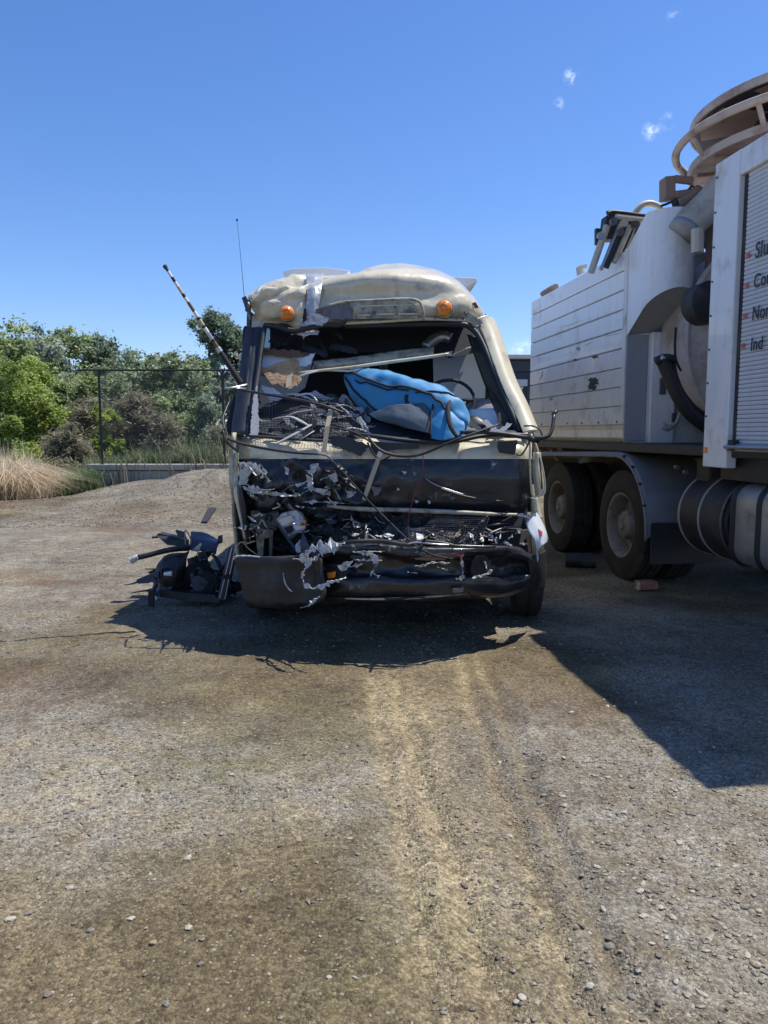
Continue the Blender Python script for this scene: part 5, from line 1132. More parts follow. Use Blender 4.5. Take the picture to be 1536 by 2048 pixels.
# ================================================================== BLUE BAG (lies in the smashed windscreen)
bag = thing('blue_bag', 'crumpled blue bag with black piping lying in the broken windscreen', 'bag', tuple(P(810, 870, 5.1)))
spine = [(692, 752, 5.42, 14, 10), (708, 760, 5.40, 44, 34), (742, 780, 5.34, 82, 60), (786, 796, 5.28, 94, 66), (830, 808, 5.22, 98, 68), (868, 820, 5.16, 98, 66), (900, 834, 5.12, 80, 56), (920, 850, 5.1, 44, 34), (930, 860, 5.1, 8, 8)]
prof = np.array([(*P(a, b, Y), w * Y / FOC * .52, d * Y / FOC * .52) for a, b, Y, w, d in spine])
pr = cat1(prof, 70); V = np.zeros((70, 49, 3))
for i in range(70):
    c = Vector(pr[i, :3]); t = Vector(pr[min(i + 1, 69), :3]) - Vector(pr[max(i - 1, 0), :3]); t.normalize()
    u = Vector((0, 1, 0)).cross(t).normalized() * -1; u = u if u.z > 0 else -u
    f = t.cross(u).normalized(); f = f if f.y < 0 else -f
    for k in range(49):
        a = 2 * math.pi * k / 48
        ca, sa = math.cos(a), math.sin(a)
        e = .8
        p = c + u * (abs(ca) ** e * (1 if ca > 0 else -1)) * max(pr[i, 3], .004) * 1.0 + f * (abs(sa) ** e * (1 if sa > 0 else -1)) * max(pr[i, 4], .004)
        nrm = (p - c).normalized()
        p = p + nrm * (.020 * crease(p, 6, 1) + .016 * crease(p, 13, 2) + .003 * mnoise.noise(p * 16))
        V[i, k] = p
V[:, 48] = V[:, 0]
MB().grid(V).build('bag_body', m_blue, bag, smooth=30)
def onbag(pts, Y, r, name, mat, flat=.5): return MB().tube(px3(pts, Y), r, 8, flat=flat).build(name, mat, bag, smooth='all')
def bagline(name, f0, f1, ang0, ang1, r, mat, n=26):
    pts = []
    for k in range(n):
        t = k / (n - 1); i = int((f0 + (f1 - f0) * t) * 69); a = ang0 + (ang1 - ang0) * t
        j = int(round((a % 360) / 360 * 48)) % 48
        c = Vector(pr[i, :3]); p = Vector(V[i, j]); pts.append(p + (p - c).normalized() * r * .35)
    q = [pts[0]] + [(pts[k - 1] + pts[k] + pts[k + 1]) / 3 for k in range(1, n - 1)] + [pts[-1]]
    MB().tube(q, r, 8, 2, flat=.6).build(name, mat, bag, smooth='all')
bagline('piping', .06, .62, 80, 66, .014, m_strap); bagline('piping', .62, .95, 66, 110, .014, m_strap); bagline('zip_flap', .2, .5, 88, 74, .010, m_strap)
bagline('piping', .55, .75, 75, 20, .008, m_strap); bagline('webbing_strap', .08, .5, 95, 150, .012, m_strap)
bagline('webbing_strap', .5, .66, 85, 150, .014, m_strap)
cu = [(752, 830, 5.12), (800, 822, 5.08), (850, 818, 5.06), (876, 828, 5.05), (880, 850, 5.05), (845, 868, 5.06), (800, 852, 5.1), (760, 842, 5.14)]
MB().grid(net([px3([(736, 828, 5.16), (780, 812, 5.10), (820, 808, 5.06), (850, 804, 5.04)], 5), px3([(756, 840, 5.14), (790, 836, 5.07), (830, 836, 5.03), (862, 836, 5.03)], 5), px3([(790, 850, 5.14), (815, 856, 5.08), (840, 862, 5.05), (864, 868, 5.05)], 5)], 30, 24, crm(.014, 6, 3)), .006).build('grey_underside', m_bluegrey, bag, smooth='all')
MB().grid(net([px3([(866, 808, 5.05), (884, 800, 5.01), (904, 812, 5.02), (924, 836, 5.04)], 5), px3([(862, 838, 5.03), (884, 836, 4.99), (906, 842, 4.99), (930, 852, 5.02)], 5), px3([(862, 876, 5.03), (884, 879, 4.99), (906, 876, 4.99), (926, 872, 5.02)], 5)], 30, 24, crm(.016, 6, 5)), .006).build('side_pocket', m_blue, bag, smooth='all')
onbag([(900, 796, 5.0), (896, 820, 4.97), (900, 850, 4.96), (914, 874, 4.97)], 5, [.012, .016, .016, .012], 'webbing_strap', m_strap)
onbag([(866, 808, 5.02), (862, 840, 5.0), (862, 874, 5.0)], 5, .006, 'piping', m_strap)

# ================================================================== DEBRIS PILE LEFT OF THE BUS
def P(px, py, Y): return P_plain(px, py, Y + .42)
GD = 'broken bus parts lying by the front left corner'
def deb(name, label, cat, mbs, group=GD):
    """first entry is the main piece"""
    a = np.array(mbs[0][1].v); loc = (a[:, 0].mean(), a[:, 1].mean(), max(0, a[:, 2].min()))
    t = thing(name, label, cat, loc, group=group)
    for nm, mb, mat, sm in mbs: mb.build(nm, mat, t, smooth=sm, bevel=0 if sm else .004)
    return t
deb('broken_hose', 'bent grey hose with a torn pale end pointing left out of the debris', 'hose', [
    ('hose_body', MB().tube(px3([(266, 1117, 5.75), (290, 1112, 5.75), (320, 1104, 5.78), (350, 1098, 5.8), (378, 1096, 5.85)], 5.8), [.022, .022, .022, .024, .026], 12), m_plastic, 'all'),
    ('torn_end', MB().tube(px3([(262, 1121, 5.74), (276, 1114, 5.74)], 5.8), [.030, .024], 10, 1), m_torn, True)])
deb('black_plastic_wedge', 'pointed black plastic wedge at the top of the debris', 'plastic part', [
    ('wedge_shell', MB().shard(px3([(312, 1070, 5.9), (318, 1066, 5.9), (352, 1074, 5.9), (372, 1082, 5.9), (372, 1094, 5.86), (334, 1090, 5.86), (320, 1078, 5.86)], 5.9), .10), m_plastic, False),
    ('clip', MB().tube(px3([(304, 1075), (316, 1074)], 5.88), .01, 6, 1), m_plastic, True),
    ('raised_tab', MB().shard(px3([(350, 1060), (366, 1064), (372, 1078), (356, 1074)], 5.9), .04), m_blueplastic, False)])
deb('wire_bracket', 'thin looped wire bracket standing on the debris', 'bracket', [
    ('loop', MB().tube(px3([(372, 1090), (370, 1070), (371, 1060), (380, 1074), (382, 1086), (378, 1090)], 5.82), .0055, 6), m_creamdark, 'all')])
deb('dash_panel', 'large dark blue plastic panel lying across the debris', 'plastic panel', [
    ('panel', MB().grid(net([px3([(378, 1100, 5.85), (410, 1104, 5.85), (432, 1108, 5.85)], 5), px3([(380, 1082, 5.9), (410, 1086, 5.92), (436, 1092, 5.92)], 5), px3([(382, 1068, 6.05), (408, 1070, 6.08), (444, 1086, 6.1)], 5)], 16, 14, crm(.02, 6, 3)), .02), m_blueplastic, 30),
    ('raised_post', MB().shard(px3([(436, 1072), (444, 1070), (444, 1086), (434, 1084)], 5.95), .03), m_blueplastic, False),
    ('scraped_corner', MB().shard(px3([(382, 1102), (400, 1086), (404, 1088), (398, 1104)], 5.82), .01), m_alu, False)])
deb('square_hole_panel', 'dark navy panel with a square hole leaning in the debris', 'plastic panel', [
    ('panel_frame', MB().shard(px3([(374, 1118, 5.62), (402, 1114, 5.64), (414, 1146, 5.62), (396, 1150, 5.6), (398, 1138, 5.6), (386, 1140, 5.6), (388, 1152, 5.6), (380, 1154, 5.6)], 5.6), .03), m_blueplastic, False),
    ('panel_lower', MB().shard(px3([(380, 1154, 5.6), (414, 1147, 5.62), (420, 1186, 5.62), (388, 1188, 5.6)], 5.6), .03), m_blueplastic, False)])
deb('curved_trim', 'curved dark trim arching right of the square hole panel', 'trim piece', [
    ('arch', MB().tube(px3([(424, 1108), (434, 1120), (442, 1140), (438, 1156), (424, 1164)], 5.72), [.02, .026, .026, .022, .012], 10, flat=.6), m_blueplastic, 'all')])
deb('broken_headlamp', 'black broken headlamp with a white bulb lens amid the debris', 'headlamp', [
    ('shell', MB().grid(net([px3([(322, 1162, 5.6), (342, 1168, 5.55), (362, 1150, 5.6)], 5), px3([(318, 1138, 5.58), (342, 1148, 5.5), (368, 1128, 5.58)], 5), px3([(332, 1116, 5.65), (350, 1114, 5.6), (378, 1106, 5.66)], 5)], 18, 16, crm(.02, 7, 3)), .03), m_plastic, 40),
    ('bezel', MB().tube(px3([(322, 1140), (326, 1156), (340, 1162), (352, 1150), (350, 1140), (338, 1134), (324, 1138)], 5.49), .010, 8), m_plastic, 'all'),
    ('bulb_lens', MB().tube(px3([(328, 1148), (344, 1147)], 5.47), [.014, .02], 10, 1), m_white, True),
    ('shroud', MB().tube(px3([(326, 1138), (328, 1120), (342, 1112), (366, 1108)], 5.56), [.02, .02, .02, .012], 8, flat=.5), m_plastic, 'all')])
deb('plastic_shard', 'dark plastic shard with a long pointed tip at the left end of the debris', 'plastic shard', [
    ('blade', MB().shard(px3([(272, 1160), (296, 1150), (318, 1142), (318, 1156), (300, 1166), (276, 1168)], 5.5), .06), m_blueplastic, False),
    ('thin_point', MB().tube(px3([(248, 1170), (262, 1168), (276, 1164)], 5.5), [.003, .006, .009], 6), m_strap, True),
    ('hook', MB().tube(px3([(304, 1158), (312, 1166), (308, 1180), (316, 1192)], 5.48), [.02, .02, .016, .012], 8), m_blueplastic, 'all')])
deb('thin_bracket', 'thin black bracket leg touching the ground below the pointed shard', 'bracket', [
    ('leg', MB().shard(px3([(296, 1184), (308, 1178), (308, 1216), (296, 1212)], 5.36), .02), m_strap, False),
    ('spike', MB().tube(px3([(262, 1186), (280, 1183), (300, 1180)], 5.4), [.003, .006, .009], 6), m_strap, True),
    ('tab', MB().shard(px3([(310, 1192), (316, 1196), (310, 1204)], 5.34), .01), m_alu, False)])
deb('black_tray', 'flat black tray lying on the ground under the debris', 'plastic tray', [
    ('tray', MB().shard(px3([(318, 1178), (372, 1186), (430, 1190), (440, 1206), (380, 1204), (320, 1194)], 5.5), .12), m_plastic, False)])
deb('thin_black_prong', 'short thin black prong sticking out left above the pointed shard', 'rod', [
    ('prong', MB().tube(px3([(290, 1138), (318, 1138)], 5.56), [.004, .006], 6, 1), m_strap, True)])
vl = thing('grille_strip', 'upright slatted dark blue grille strip between debris and bumper', 'grille', tuple(G(444, 1200)), group=GD)
for a, b in (((464, 1096), (440, 1196)), ((470, 1097), (450, 1197)), ((467, 1096), (445, 1197))):
    MB().tube(px3([a, b], 5.35), .0065, 6, 1).build('slat', m_alu if a[0] != 467 else m_blueplastic, vl)
MB().shard(px3([(458, 1094), (476, 1095), (452, 1200), (434, 1199)], 5.38), .04).build('backing', m_blueplastic, vl)
MB().shard(px3([(446, 1150), (462, 1150), (460, 1158), (444, 1158)], 5.33), .03).build('cross_clip', m_strap, vl)
# tangle of trim and brackets filling the heap
heap = thing('debris_heap', 'tangled heap of small dark trim pieces and brackets against the bumper end', 'debris', (G(400, 1200).x, G(400, 1200).y, 0), group=GD)
rh = random.Random(21)
for k in range(46):
    px, py = rh.gauss(405, 34), rh.gauss(1158, 28)
    if not (318 < px < 468 and 1088 < py < 1204): continue
    Y = 5.68 + rh.uniform(-.1, .16); a = rh.uniform(-1.4, 1.4); l = rh.uniform(12, 46); w = rh.uniform(3, 11)
    c, sn = math.cos(a), math.sin(a); mt = rh.choice([m_plastic, m_blueplastic, m_plastic, m_strap, m_dark, m_steel, m_black])
    if k % 3 == 0: MB().tube(px3([(px - l * c, py - l * sn, Y), (px + rh.uniform(-6, 6), py + rh.uniform(-6, 6), Y - .03), (px + l * c, py + l * sn, Y + .03)], Y), rh.uniform(.004, .012), 6).build('bent_rod', mt, heap, smooth='all')
    else:
        pl = jag([(px - l * c - w * sn, py - l * sn + w * c), (px + l * c * .7 - w * sn, py + l * sn * .7 + w * c), (px + l * c, py + l * sn), (px + l * c * .6 + w * sn, py + l * sn * .6 - w * c), (px - l * c * .8 + w * sn, py - l * sn * .8 - w * c)], 2, 400 + k)
        MB().shard([P(a_, min(b_, 1208), Y + (b_ - py) * .0015) for a_, b_ in pl], rh.uniform(.006, .05), (rh.uniform(-.5, .5), 1, rh.uniform(-.5, .5))).build('trim_fragment', mt, heap)
def GT(px, py):
    z_ = 0
    for _ in range(25):
        q = G(px, py, z_); z_ = .5 * z_ + .5 * (tz(q.x, q.y) + .03)
    return G(px, py, z_)
deb('shadow_sheet', 'flat black sheet standing in for a shadow on the gravel behind the debris', 'painted shadow', [  # black sheet paints the shadow patch on the gravel
    ('mat', MB().shard([GT(402, 1043), GT(414, 1043), GT(432, 1015), GT(416, 1015)], .03, (0, 0, -1)), m_strap, False)], group=None)

# ================================================================== VACUUM TRUCK
P = P_plain
TANG = math.atan(.12); TO = Vector((2.25, 7.0, 0.0))
truck = thing('vacuum_truck', 'white vacuum excavation truck with ribbed rear tank and roller door locker', 'truck', tuple(TO), TANG, local=True)
# truck axes: x = inwards from the near side, y = away towards its rear, z = up
Rm = Matrix.Rotation(-TANG, 3, 'Z')
def TS(px, py, s):
    """point of the photo on the truck's lengthwise plane x = s -> (s, y, z)"""
    c = Rm @ (CAM - TO); d = Rm @ pdir(px, py); t = (s - c.x) / d.x; return c + d * t
def TY(px, py, y):
    """point of the photo on the truck's crosswise plane"""
    c = Rm @ (CAM - TO); d = Rm @ pdir(px, py); t = (y - c.y) / d.y; return c + d * t

# --- ribbed rear tank: near side in eight boards
yb0, yb1 = TS(1250, 700, 0).y, TS(1061, 700, 0).y
zb0, zt0 = 1.34, TS(1250, 510, 0).z
zt1 = TS(1061, 598, 0).z
ztp = (zt0 + zt1) / 2
MB().bb(.03, 2.36, yb0 + .02, yb1, zb0, ztp).build('rear_tank', m_tgrime, truck, bevel=.02)
NB = 9; gap = .011
zlo = 1.47; hz_ = (ztp - zlo) / NB
for k in range(NB):
    z0, z1 = zlo + k * hz_ + gap / 2, zlo + (k + 1) * hz_ - gap / 2
    w = .006 * math.sin(k * 2.1)
    MB().add([(0, yb0, z0), (0, yb1, z0), (0, yb1, z1), (0, yb0, z1), (.035, yb0, z0), (.035, yb1, z0), (.035, yb1, z1), (.035, yb0, z1)], [(0, 3, 2, 1), (4, 5, 6, 7), (0, 1, 5, 4), (3, 7, 6, 2), (0, 4, 7, 3), (1, 2, 6, 5)]).build('tank_board', m_tgrime if k < 3 else m_twhite, truck, bevel=.008)
# tapered skirt under the boards
MB().add([(0, yb0, zlo), (0, yb1, zlo), (.12, yb1, 1.30), (.12, yb0 - .0, 1.30), (.3, yb0, zlo), (.3, yb1, zlo), (.3, yb1, 1.30), (.3, yb0, 1.30)], [(0, 3, 2, 1), (4, 5, 6, 7), (0, 1, 5, 4), (3, 7, 6, 2), (0, 4, 7, 3), (1, 2, 6, 5)]).build('tank_skirt', m_tgrime, truck)
MB().bb(-.012, .02, yb0 - .02, yb0 + .05, zlo + .02, ztp + .005).build('corner_strip', m_tgrime, truck, bevel=.006)
for z_, y_, r_ in ((2.05, 1.15, .012), (2.35, 2.2, .01), (1.6, .8, .01), (2.7, 1.7, .012)):
    pass
def blot(name, px, py, w, h, mat, seed, s=-.004, th=.003):
    rb = random.Random(seed); pts = []
    for k in range(18):
        a = 6.283 * k / 18; r_ = rb.uniform(.55, 1.1)
        v = TS(px + math.cos(a) * w * r_, py + math.sin(a) * h * r_, s); pts.append(v)
    MB().shard(pts, th, (1, 0, 0)).build(name, mat, truck)
blot('scraped_patch', 1186, 763, 12, 10, m_tdark, 1); blot('scraped_patch', 1184, 775, 10, 7, m_tdark, 3); blot('scraped_patch', 1189, 714, 7, 3.5, m_rust, 2)
blot('patch_of_filler', 1102, 797, 4, 5, m_torn, 4); blot('patch_of_filler', 1156, 697, 4, 5, m_torn, 5); blot('rust_spot', 1150, 720, 3, 3, m_rust, 6)
for a, b in (((1118, 655), (1162, 640)), ((1118, 697), (1170, 680)), ((1165, 690), (1182, 684)), ((1192, 672), (1250, 664)), ((1195, 820), (1210, 850)), ((1085, 742), (1080, 760))):
    MB().tube([TS(*a, -.004), TS((a[0] + b[0]) / 2, (a[1] + b[1]) / 2 + 2, -.006), TS(*b, -.004)], [.003, .009, .004], 6, 3, flat=.4).build('dent_crease', m_twhite, truck, smooth='all')
MB().tube([TS(1085, 588, .05), TS(1100, 579, .05), TS(1112, 573, .05)], .035, 6, 1).build('top_batten', m_trust, truck)
# end face panels
MB().bb(.004, .21, yb0 - .03, yb0 + .0, 1.32, 2.3).build('end_panel', m_tgrey, truck, bevel=.004)  # grey instead of white puts this panel's shading into its colour
MB().bb(.215, .46, yb0 - .10, yb0 + .0, 1.30, 2.32).build('end_locker', m_twhite, truck, bevel=.012)
MB().bb(.465, 1.6, yb0 - .04, yb0 + .0, 1.30, 2.9).build('end_panel', m_tgrime, truck, bevel=.012)
# upright rounded canister with its slanting open foot
cy, cs, rc = yb0 - .34, .215, .215
prof = []
for k in range(33):
    a = -math.pi / 2 - math.pi * .5 + math.pi * 1.25 * k / 32
    prof.append((cs + rc * math.cos(a + math.pi * .0), cy + rc * math.sin(a)))
outl = [(0.0, yb0 - .02)] + [p for p in prof] + [(cs + rc * .9, yb0 - .02)]
def footz(s, y): return 2.27 + .62 * (yb0 - y) + .10 * s
zc = TY(1330, 412, cy - rc).z
vs = [(a, b, footz(a, b)) for a, b in outl] + [(a, b, zc if b < yb0 - .12 else ztp + .02) for a, b in outl]
n = len(outl)
mb = MB().add(vs, [(i, i + n, (i + 1) % n + n, (i + 1) % n) for i in range(n)]); mb.build('filter_canister', m_twhite, truck, smooth=50)
MB().add([(a * .97 + .005, b, footz(a, b) + .012) for a, b in outl], [tuple(range(n))]).build('canister_underside', m_tgrey, truck)
MB().add([(a, b, zc - .002) for a, b in outl if b < yb0 - .12], [tuple(range(len([1 for a, b in outl if b < yb0 - .12])))]).build('canister_top', m_twhite, truck)
MB().tube([(cs + rc, cy, 2.5), (cs + rc, cy, zc - .05)], .008, 6, 1).build('canister_seam', m_tgrey, truck)
# --- debris tank with dished end between tank and locker
tc_, tzc, tr = 1.22, 2.20, .93
MB().lathe([(yb0 - .1, 0), (yb0 - .1, tr), (yb0 - .62, tr), (yb0 - .66, tr + .03), (yb0 - .70, tr + .03), (yb0 - .72, tr), (yb0 - .80, tr * .93), (yb0 - .90, tr * .75), (yb0 - .97, tr * .45), (yb0 - 1.0, 0)], (tc_, 0, tzc), 'y', 64).build('debris_tank', m_dtank, truck, smooth=30)
mh = TY(1412, 602, yb0 - .93)
MB().lathe([(mh.y + .2, .0), (mh.y + .2, .17), (mh.y + .02, .17), (mh.y + .01, .15), (mh.y + .01, 0)], (mh.x + .06, 0, mh.z), 'y', 28).build('tank_manhole', m_tdark, truck, smooth=30)
MB().lathe([(yb0 - .60, tr + .01), (yb0 - .60, tr + .06), (yb0 - .70, tr + .06), (yb0 - .70, tr + .01)], (tc_, 0, tzc), 'y', 64).build('tank_ring', m_dtank, truck, smooth=30)
MB().bb(.62, 1.9, yb0 - .9, yb0 - .05, 3.08, 3.24).build('tank_top_frame', m_tdark, truck, bevel=.01)
MB().bb(.50, .56, yb0 - .5, yb0 - .44, 2.3, 3.2).build('upright_bracket', m_trust, truck)
# hoses on the end of the tank
def th(name, pts, y, r, mat, n=12): return MB().tube([TY(p[0], p[1], p[2] if len(p) > 2 else y) for p in pts], r, n).build(name, mat, truck, smooth='all')
th('suction_hose', [(1322, 716), (1334, 745), (1352, 785), (1378, 825), (1420, 858), (1450, 872)], yb0 - .78, [.05, .05, .055, .055, .055, .055], m_rubber)
th('suction_hose', [(1345, 720), (1352, 755), (1368, 790), (1395, 820), (1425, 835)], yb0 - .74, .022, m_rubber)
th('hose_coupling', [(1312, 722), (1330, 716), (1348, 718)], yb0 - .8, .035, m_tdark)
th('coupling_ring', [(1322, 714), (1328, 718)], yb0 - .85, .02, m_alu)
th('thin_hose', [(1352, 655), (1350, 690), (1352, 720), (1362, 742)], yb0 - .8, .010, m_strap)
th('valve', [(1325, 850), (1336, 856), (1352, 846), (1360, 825)], yb0 - .5, [.03, .03, .014, .012], m_tgrey)
# fat elbow pipe
th('elbow_pipe', [(1368, 462), (1378, 448), (1400, 428), (1432, 395), (1460, 360)], yb0 - .62, [.12, .13, .135, .135, .135], m_tbeige, 20)
th('elbow_flange', [(1366, 466), (1374, 455)], yb0 - .62, .135, m_tgrey, 20)
MB().tube([TY(1395, 458, yb0 - .8), TY(1395, 505, yb0 - .8)], .05, 10, 1).build('pipe_support', m_tbeige, truck)

# --- locker with the roller door
A = TS(1412, 925, 0); B = TS(1434, 331, 0)
yl = (A.y + B.y) / 2; zbot = A.z; ztop = B.z
yfr = -3.66
MB().bb(.05, 2.34, yfr, yl - .01, zbot + .05, ztop - .03).build('locker_body', m_twhite, truck, bevel=.01)
ydr = (TS(1480, 355, 0).y + TS(1463, 880, 0).y) / 2
zdt = TS(1482, 352, 0).z; zdb = TS(1463, 888, 0).z
MB().bb(-.02, .06, ydr, yl, zbot - .03, ztop).build('locker_frame_upright', m_twhite, truck, bevel=.008)
MB().bb(-.018, .06, yfr, ydr - .003, zdt + .0, ztop - .002).build('locker_frame_header', m_twhite, truck, bevel=.008)
MB().bb(-.018, .06, yfr, yfr + .16, zbot, zdt - .003).build('locker_frame_upright', m_twhite, truck, bevel=.008)
MB().bb(-.03, .05, yfr + .16, ydr - .003, zdb - .05, zdb).build('door_sill', m_tgrey, truck, bevel=.008)
MB().bb(.02, .05, ydr - .055, ydr - .003, zdb, zdt).build('door_channel', m_tdark, truck)
MB().tube([(-.045, ydr - .02, zdb - .02), (-.045, yfr + .2, zdb - .02)], .014, 8, 1).build('door_pull_bar', m_alu, truck, smooth=True)
MB().bb(-.05, .0, ydr - .12, ydr - .06, zdb - .045, zdb + .03).build('door_latch', m_tdark, truck, bevel=.005)
MB().bb(.1, 2.3, yfr, yl - .05, zbot - .12, zbot + .04).build('locker_underframe', m_tdark, truck)
NS = 62; ph = (zdt - zdb) / NS
base = MB().add([(.020, ydr - .058, 0), (.020, yfr + .17, 0), (.0145, yfr + .17, ph * .12), (.012, yfr + .17, ph * .5), (.0145, yfr + .17, ph * .88), (.022, yfr + .17, ph * .94),
                 (.0145, ydr - .058, ph * .12), (.012, ydr - .058, ph * .5), (.0145, ydr - .058, ph * .88), (.022, ydr - .058, ph * .94)],
                [(0, 1, 2, 6), (6, 2, 3, 7), (7, 3, 4, 8), (8, 4, 5, 9)])
first = base.build('slat', m_slat, truck); first.location = (0, 0, zdb)
for k in range(1, NS):
    o = first.copy(); COL.objects.link(o); o.parent = truck; o.location = (0, 0, zdb + k * ph)
MB().bb(.03, .045, yfr + .17, ydr - .058, zdb, zdt).build('door_backing', m_tdark, truck)
mk = TS(1416, 900, 0)
MB().bb(-.03, -.021, yl - .06, yl - .018, mk.z - .022, mk.z + .022).build('side_marker_lamp', m_amber, truck, bevel=.003)
# lettering on the door
def letter(txt, px, py_base, px_cap, py_cap):
    p = TS(px, py_base, 0.0); c = TS(px_cap, py_cap, 0.0)
    h = c.z - p.z
    cu = bpy.data.curves.new('tmp', 'FONT'); cu.body = txt; cu.size = h / .72; cu.extrude = .0015; cu.offset = .0012 * h / .13; cu.shear = .06; cu.space_character = 1.06; cu.resolution_u = 4
    tmp = bpy.data.objects.new('tmp', cu); COL.objects.link(tmp)
    bpy.context.view_layer.update()
    me = bpy.data.meshes.new_from_object(tmp.evaluated_get(bpy.context.evaluated_depsgraph_get())); bpy.data.objects.remove(tmp)
    me.name = 'lettering'
    for v in me.vertices: v.co = Vector((0.0 - v.co.z, p.y - v.co.x * .82, p.z + v.co.y))
    me.materials.clear(); me.materials.append(m_text)
    o = bpy.data.objects.new('lettering', me); COL.objects.link(o); o.parent = truck
letter('Slu', 1509, 517, 1509, 485)
letter('Con', 1506, 577, 1506, 549)
letter('Non', 1503, 641, 1503, 613)
letter('Ind', 1500, 702, 1500, 675)
for px, py in ((1495, 511), (1492, 571), (1489, 632), (1485, 692)):
    p = TS(px, py, 0); MB().bb(-.001, .003, p.y - .017, p.y + .017, p.z - .017, p.z + .017).build('bullet_mark', m_bullet, truck)

for k in range(9):
    zz = zbot + .1 + k * (ztop - zbot - .2) / 8
    MB().tube([(-.028, yl - .03, zz), (-.018, yl - .03, zz)], .008, 8, 1).build('frame_rivet', m_steel, truck)
for k in range(7):
    yy = yb0 + .12 + k * (yb1 - yb0 - .2) / 6
    MB().tube([(-.010, yy, zlo + .03), (.004, yy, zlo + .03)], .010, 8, 1).build('board_bolt', m_steel, truck)
MB().bb(.30, .36, yb0 - .115, yb0 - .10, 1.75, 1.9).build('locker_latch', m_steel, truck, bevel=.004)
for zz in (1.5, 2.15): MB().bb(.43, .47, yb0 - .115, yb0 - .09, zz, zz + .08).build('locker_hinge', m_steel, truck, bevel=.004)
# --- hose reel tray on top
rx, ry = 1.45, -.62; rr_ = 1.12
for z_, m_, nm, rr2 in ((TS(1372, 280, .5).z - .02, m_tdark, 'reel_upper_disc', 1.12), (3.66, m_tpink, 'reel_lower_disc', 1.12)):
    mb = MB().lathe([(z_, 0.02), (z_, rr2), (z_ + .03, rr2), (z_ + .03, .02)], (rx, ry, 0), 'z', 72); mb.build(nm, m_, truck, smooth=30)
    MB().lathe([(z_ - .02, rr2 - .005), (z_ - .02, rr2 + .012), (z_ + .02, rr2 + .018), (z_ + .045, rr2 + .012), (z_ + .045, rr2 - .005)], (rx, ry, 0), 'z', 72).build('reel_rim', m_reel, truck, smooth=30)
zlo_, zhi_ = 3.66, TS(1372, 280, .5).z - .02
mb = MB()
for k in range(14):
    a = math.pi * 2 * k / 14
    mb.box((rx + math.cos(a) * .58, ry + math.sin(a) * .58, zlo_ - .012), (.95, .02, .02), (0, 0, a))
mb.build('reel_spoke', m_tpink, truck, kind='stuff')
MB().lathe([(zlo_, .55), (zhi_, .55)], (rx, ry, 0), 'z', 40).build('reel_drum', m_tdark, truck, smooth=30)
for a0, a1, m_ in ((2.5, 3.2, m_tpink), (3.5, 3.9, m_trust)):
    MB().lathe([(zhi_ - .006, .62), (zhi_ - .006, 1.04)], (rx, ry, 0), 'z', 20, a0, a1).build('rust_patch', m_, truck)
mb = MB(); mb.tube([(rx + math.cos(a) * 1.24, ry + math.sin(a) * 1.24, (zlo_ + zhi_) / 2) for a in np.linspace(1.9, 6.5, 60)], .035, 8, 1); mb.build('reel_guard_rail', m_reel, truck, smooth='all')
for a in (2.5, 3.1, 3.65, 4.2, 4.8):
    c, s_n = math.cos(a), math.sin(a)
    MB().tube([(rx + c * 1.24, ry + s_n * 1.24, (zlo_ + zhi_) / 2), (rx + c * 1.13, ry + s_n * 1.13, zlo_ + .02)], .022, 6, 1).build('rail_stay', m_reel, truck)
# reel support bracket and boom pivot
def pole_(name, a, b, y, r, mat, n=8): return MB().tube([TY(a[0], a[1], y), TY(b[0], b[1], y)], r, n, 1).build(name, mat, truck)
yk = -.35
MB().shard([TY(*q, yk) for q in ((1331, 352), (1352, 350), (1352, 396), (1331, 397))], .12).build('pivot_cheek', m_trust, truck, bevel=.01)
pole_('pivot_bar', (1350, 358), (1384, 362), yk, .035, m_trust); pole_('pivot_bar', (1350, 390), (1400, 384), yk, .035, m_trust)
pole_('pivot_bar', (1348, 398), (1352, 412), yk, .03, m_tdark)
th('boom_hose', [(1322, 412), (1350, 400), (1385, 372)], yk, .010, m_strap); th('boom_strut', [(1355, 408), (1376, 398), (1400, 380)], yk, .05, m_trust, 8)
pole_('boom_strut', (1386, 410), (1388, 392), yk, .04, m_tbeige)
# boom rest and hydraulic arm behind the tank top
yq = .35
pole_('boom_link', (1182, 545), (1214, 452), yq, .034, m_tbeige); pole_('boom_link', (1202, 540), (1238, 450), yq, .018, m_alu)
pole_('boom_cylinder', (1212, 535), (1246, 455), yq - .1, .028, m_tdark, 12); pole_('boom_cylinder', (1228, 525), (1260, 452), yq - .1, .028, m_tbeige, 12)
pole_('boom_link', (1240, 520), (1266, 452), yq, .02, m_tdark); pole_('boom_link', (1250, 510), (1282, 436), yq, .032, m_tbeige)
MB().shard([TY(*q, yq) for q in ((1214, 430), (1224, 426), (1290, 434), (1290, 476), (1262, 478), (1215, 478), (1210, 460))], .14).build('boom_head', m_tdark, truck, bevel=.01)
MB().tube([TY(1216, 428, yq - .15), TY(1230, 424, yq - .15), TY(1290, 432, yq - .15)], [.03, .02, .02], 8).build('boom_hose', m_tdark, truck, smooth='all')
pole_('boom_pipe', (1232, 433), (1292, 440), yq - .15, .026, m_tbeige, 12)
for q in ((1225, 445), (1245, 448), (1268, 452), (1238, 466), (1275, 466)): MB().lathe([(-.05, 0), (-.05, .035), (.0, .035)], TY(q[0], q[1], yq - .12), 'y', 12).build('valve_block', m_steel if q[0] != 1245 else m_tbeige, truck, smooth=30)
MB().shard([TY(*q, yq) for q in ((1193, 456), (1207, 458), (1207, 490), (1193, 488))], .05).build('boom_lug', m_tdark, truck)
MB().lathe([(-.02, 0), (-.02, .035), (.0, .035)], TY(1200, 472, yq - .02), 'y', 16).build('lug_pin', m_alu, truck, smooth=30)
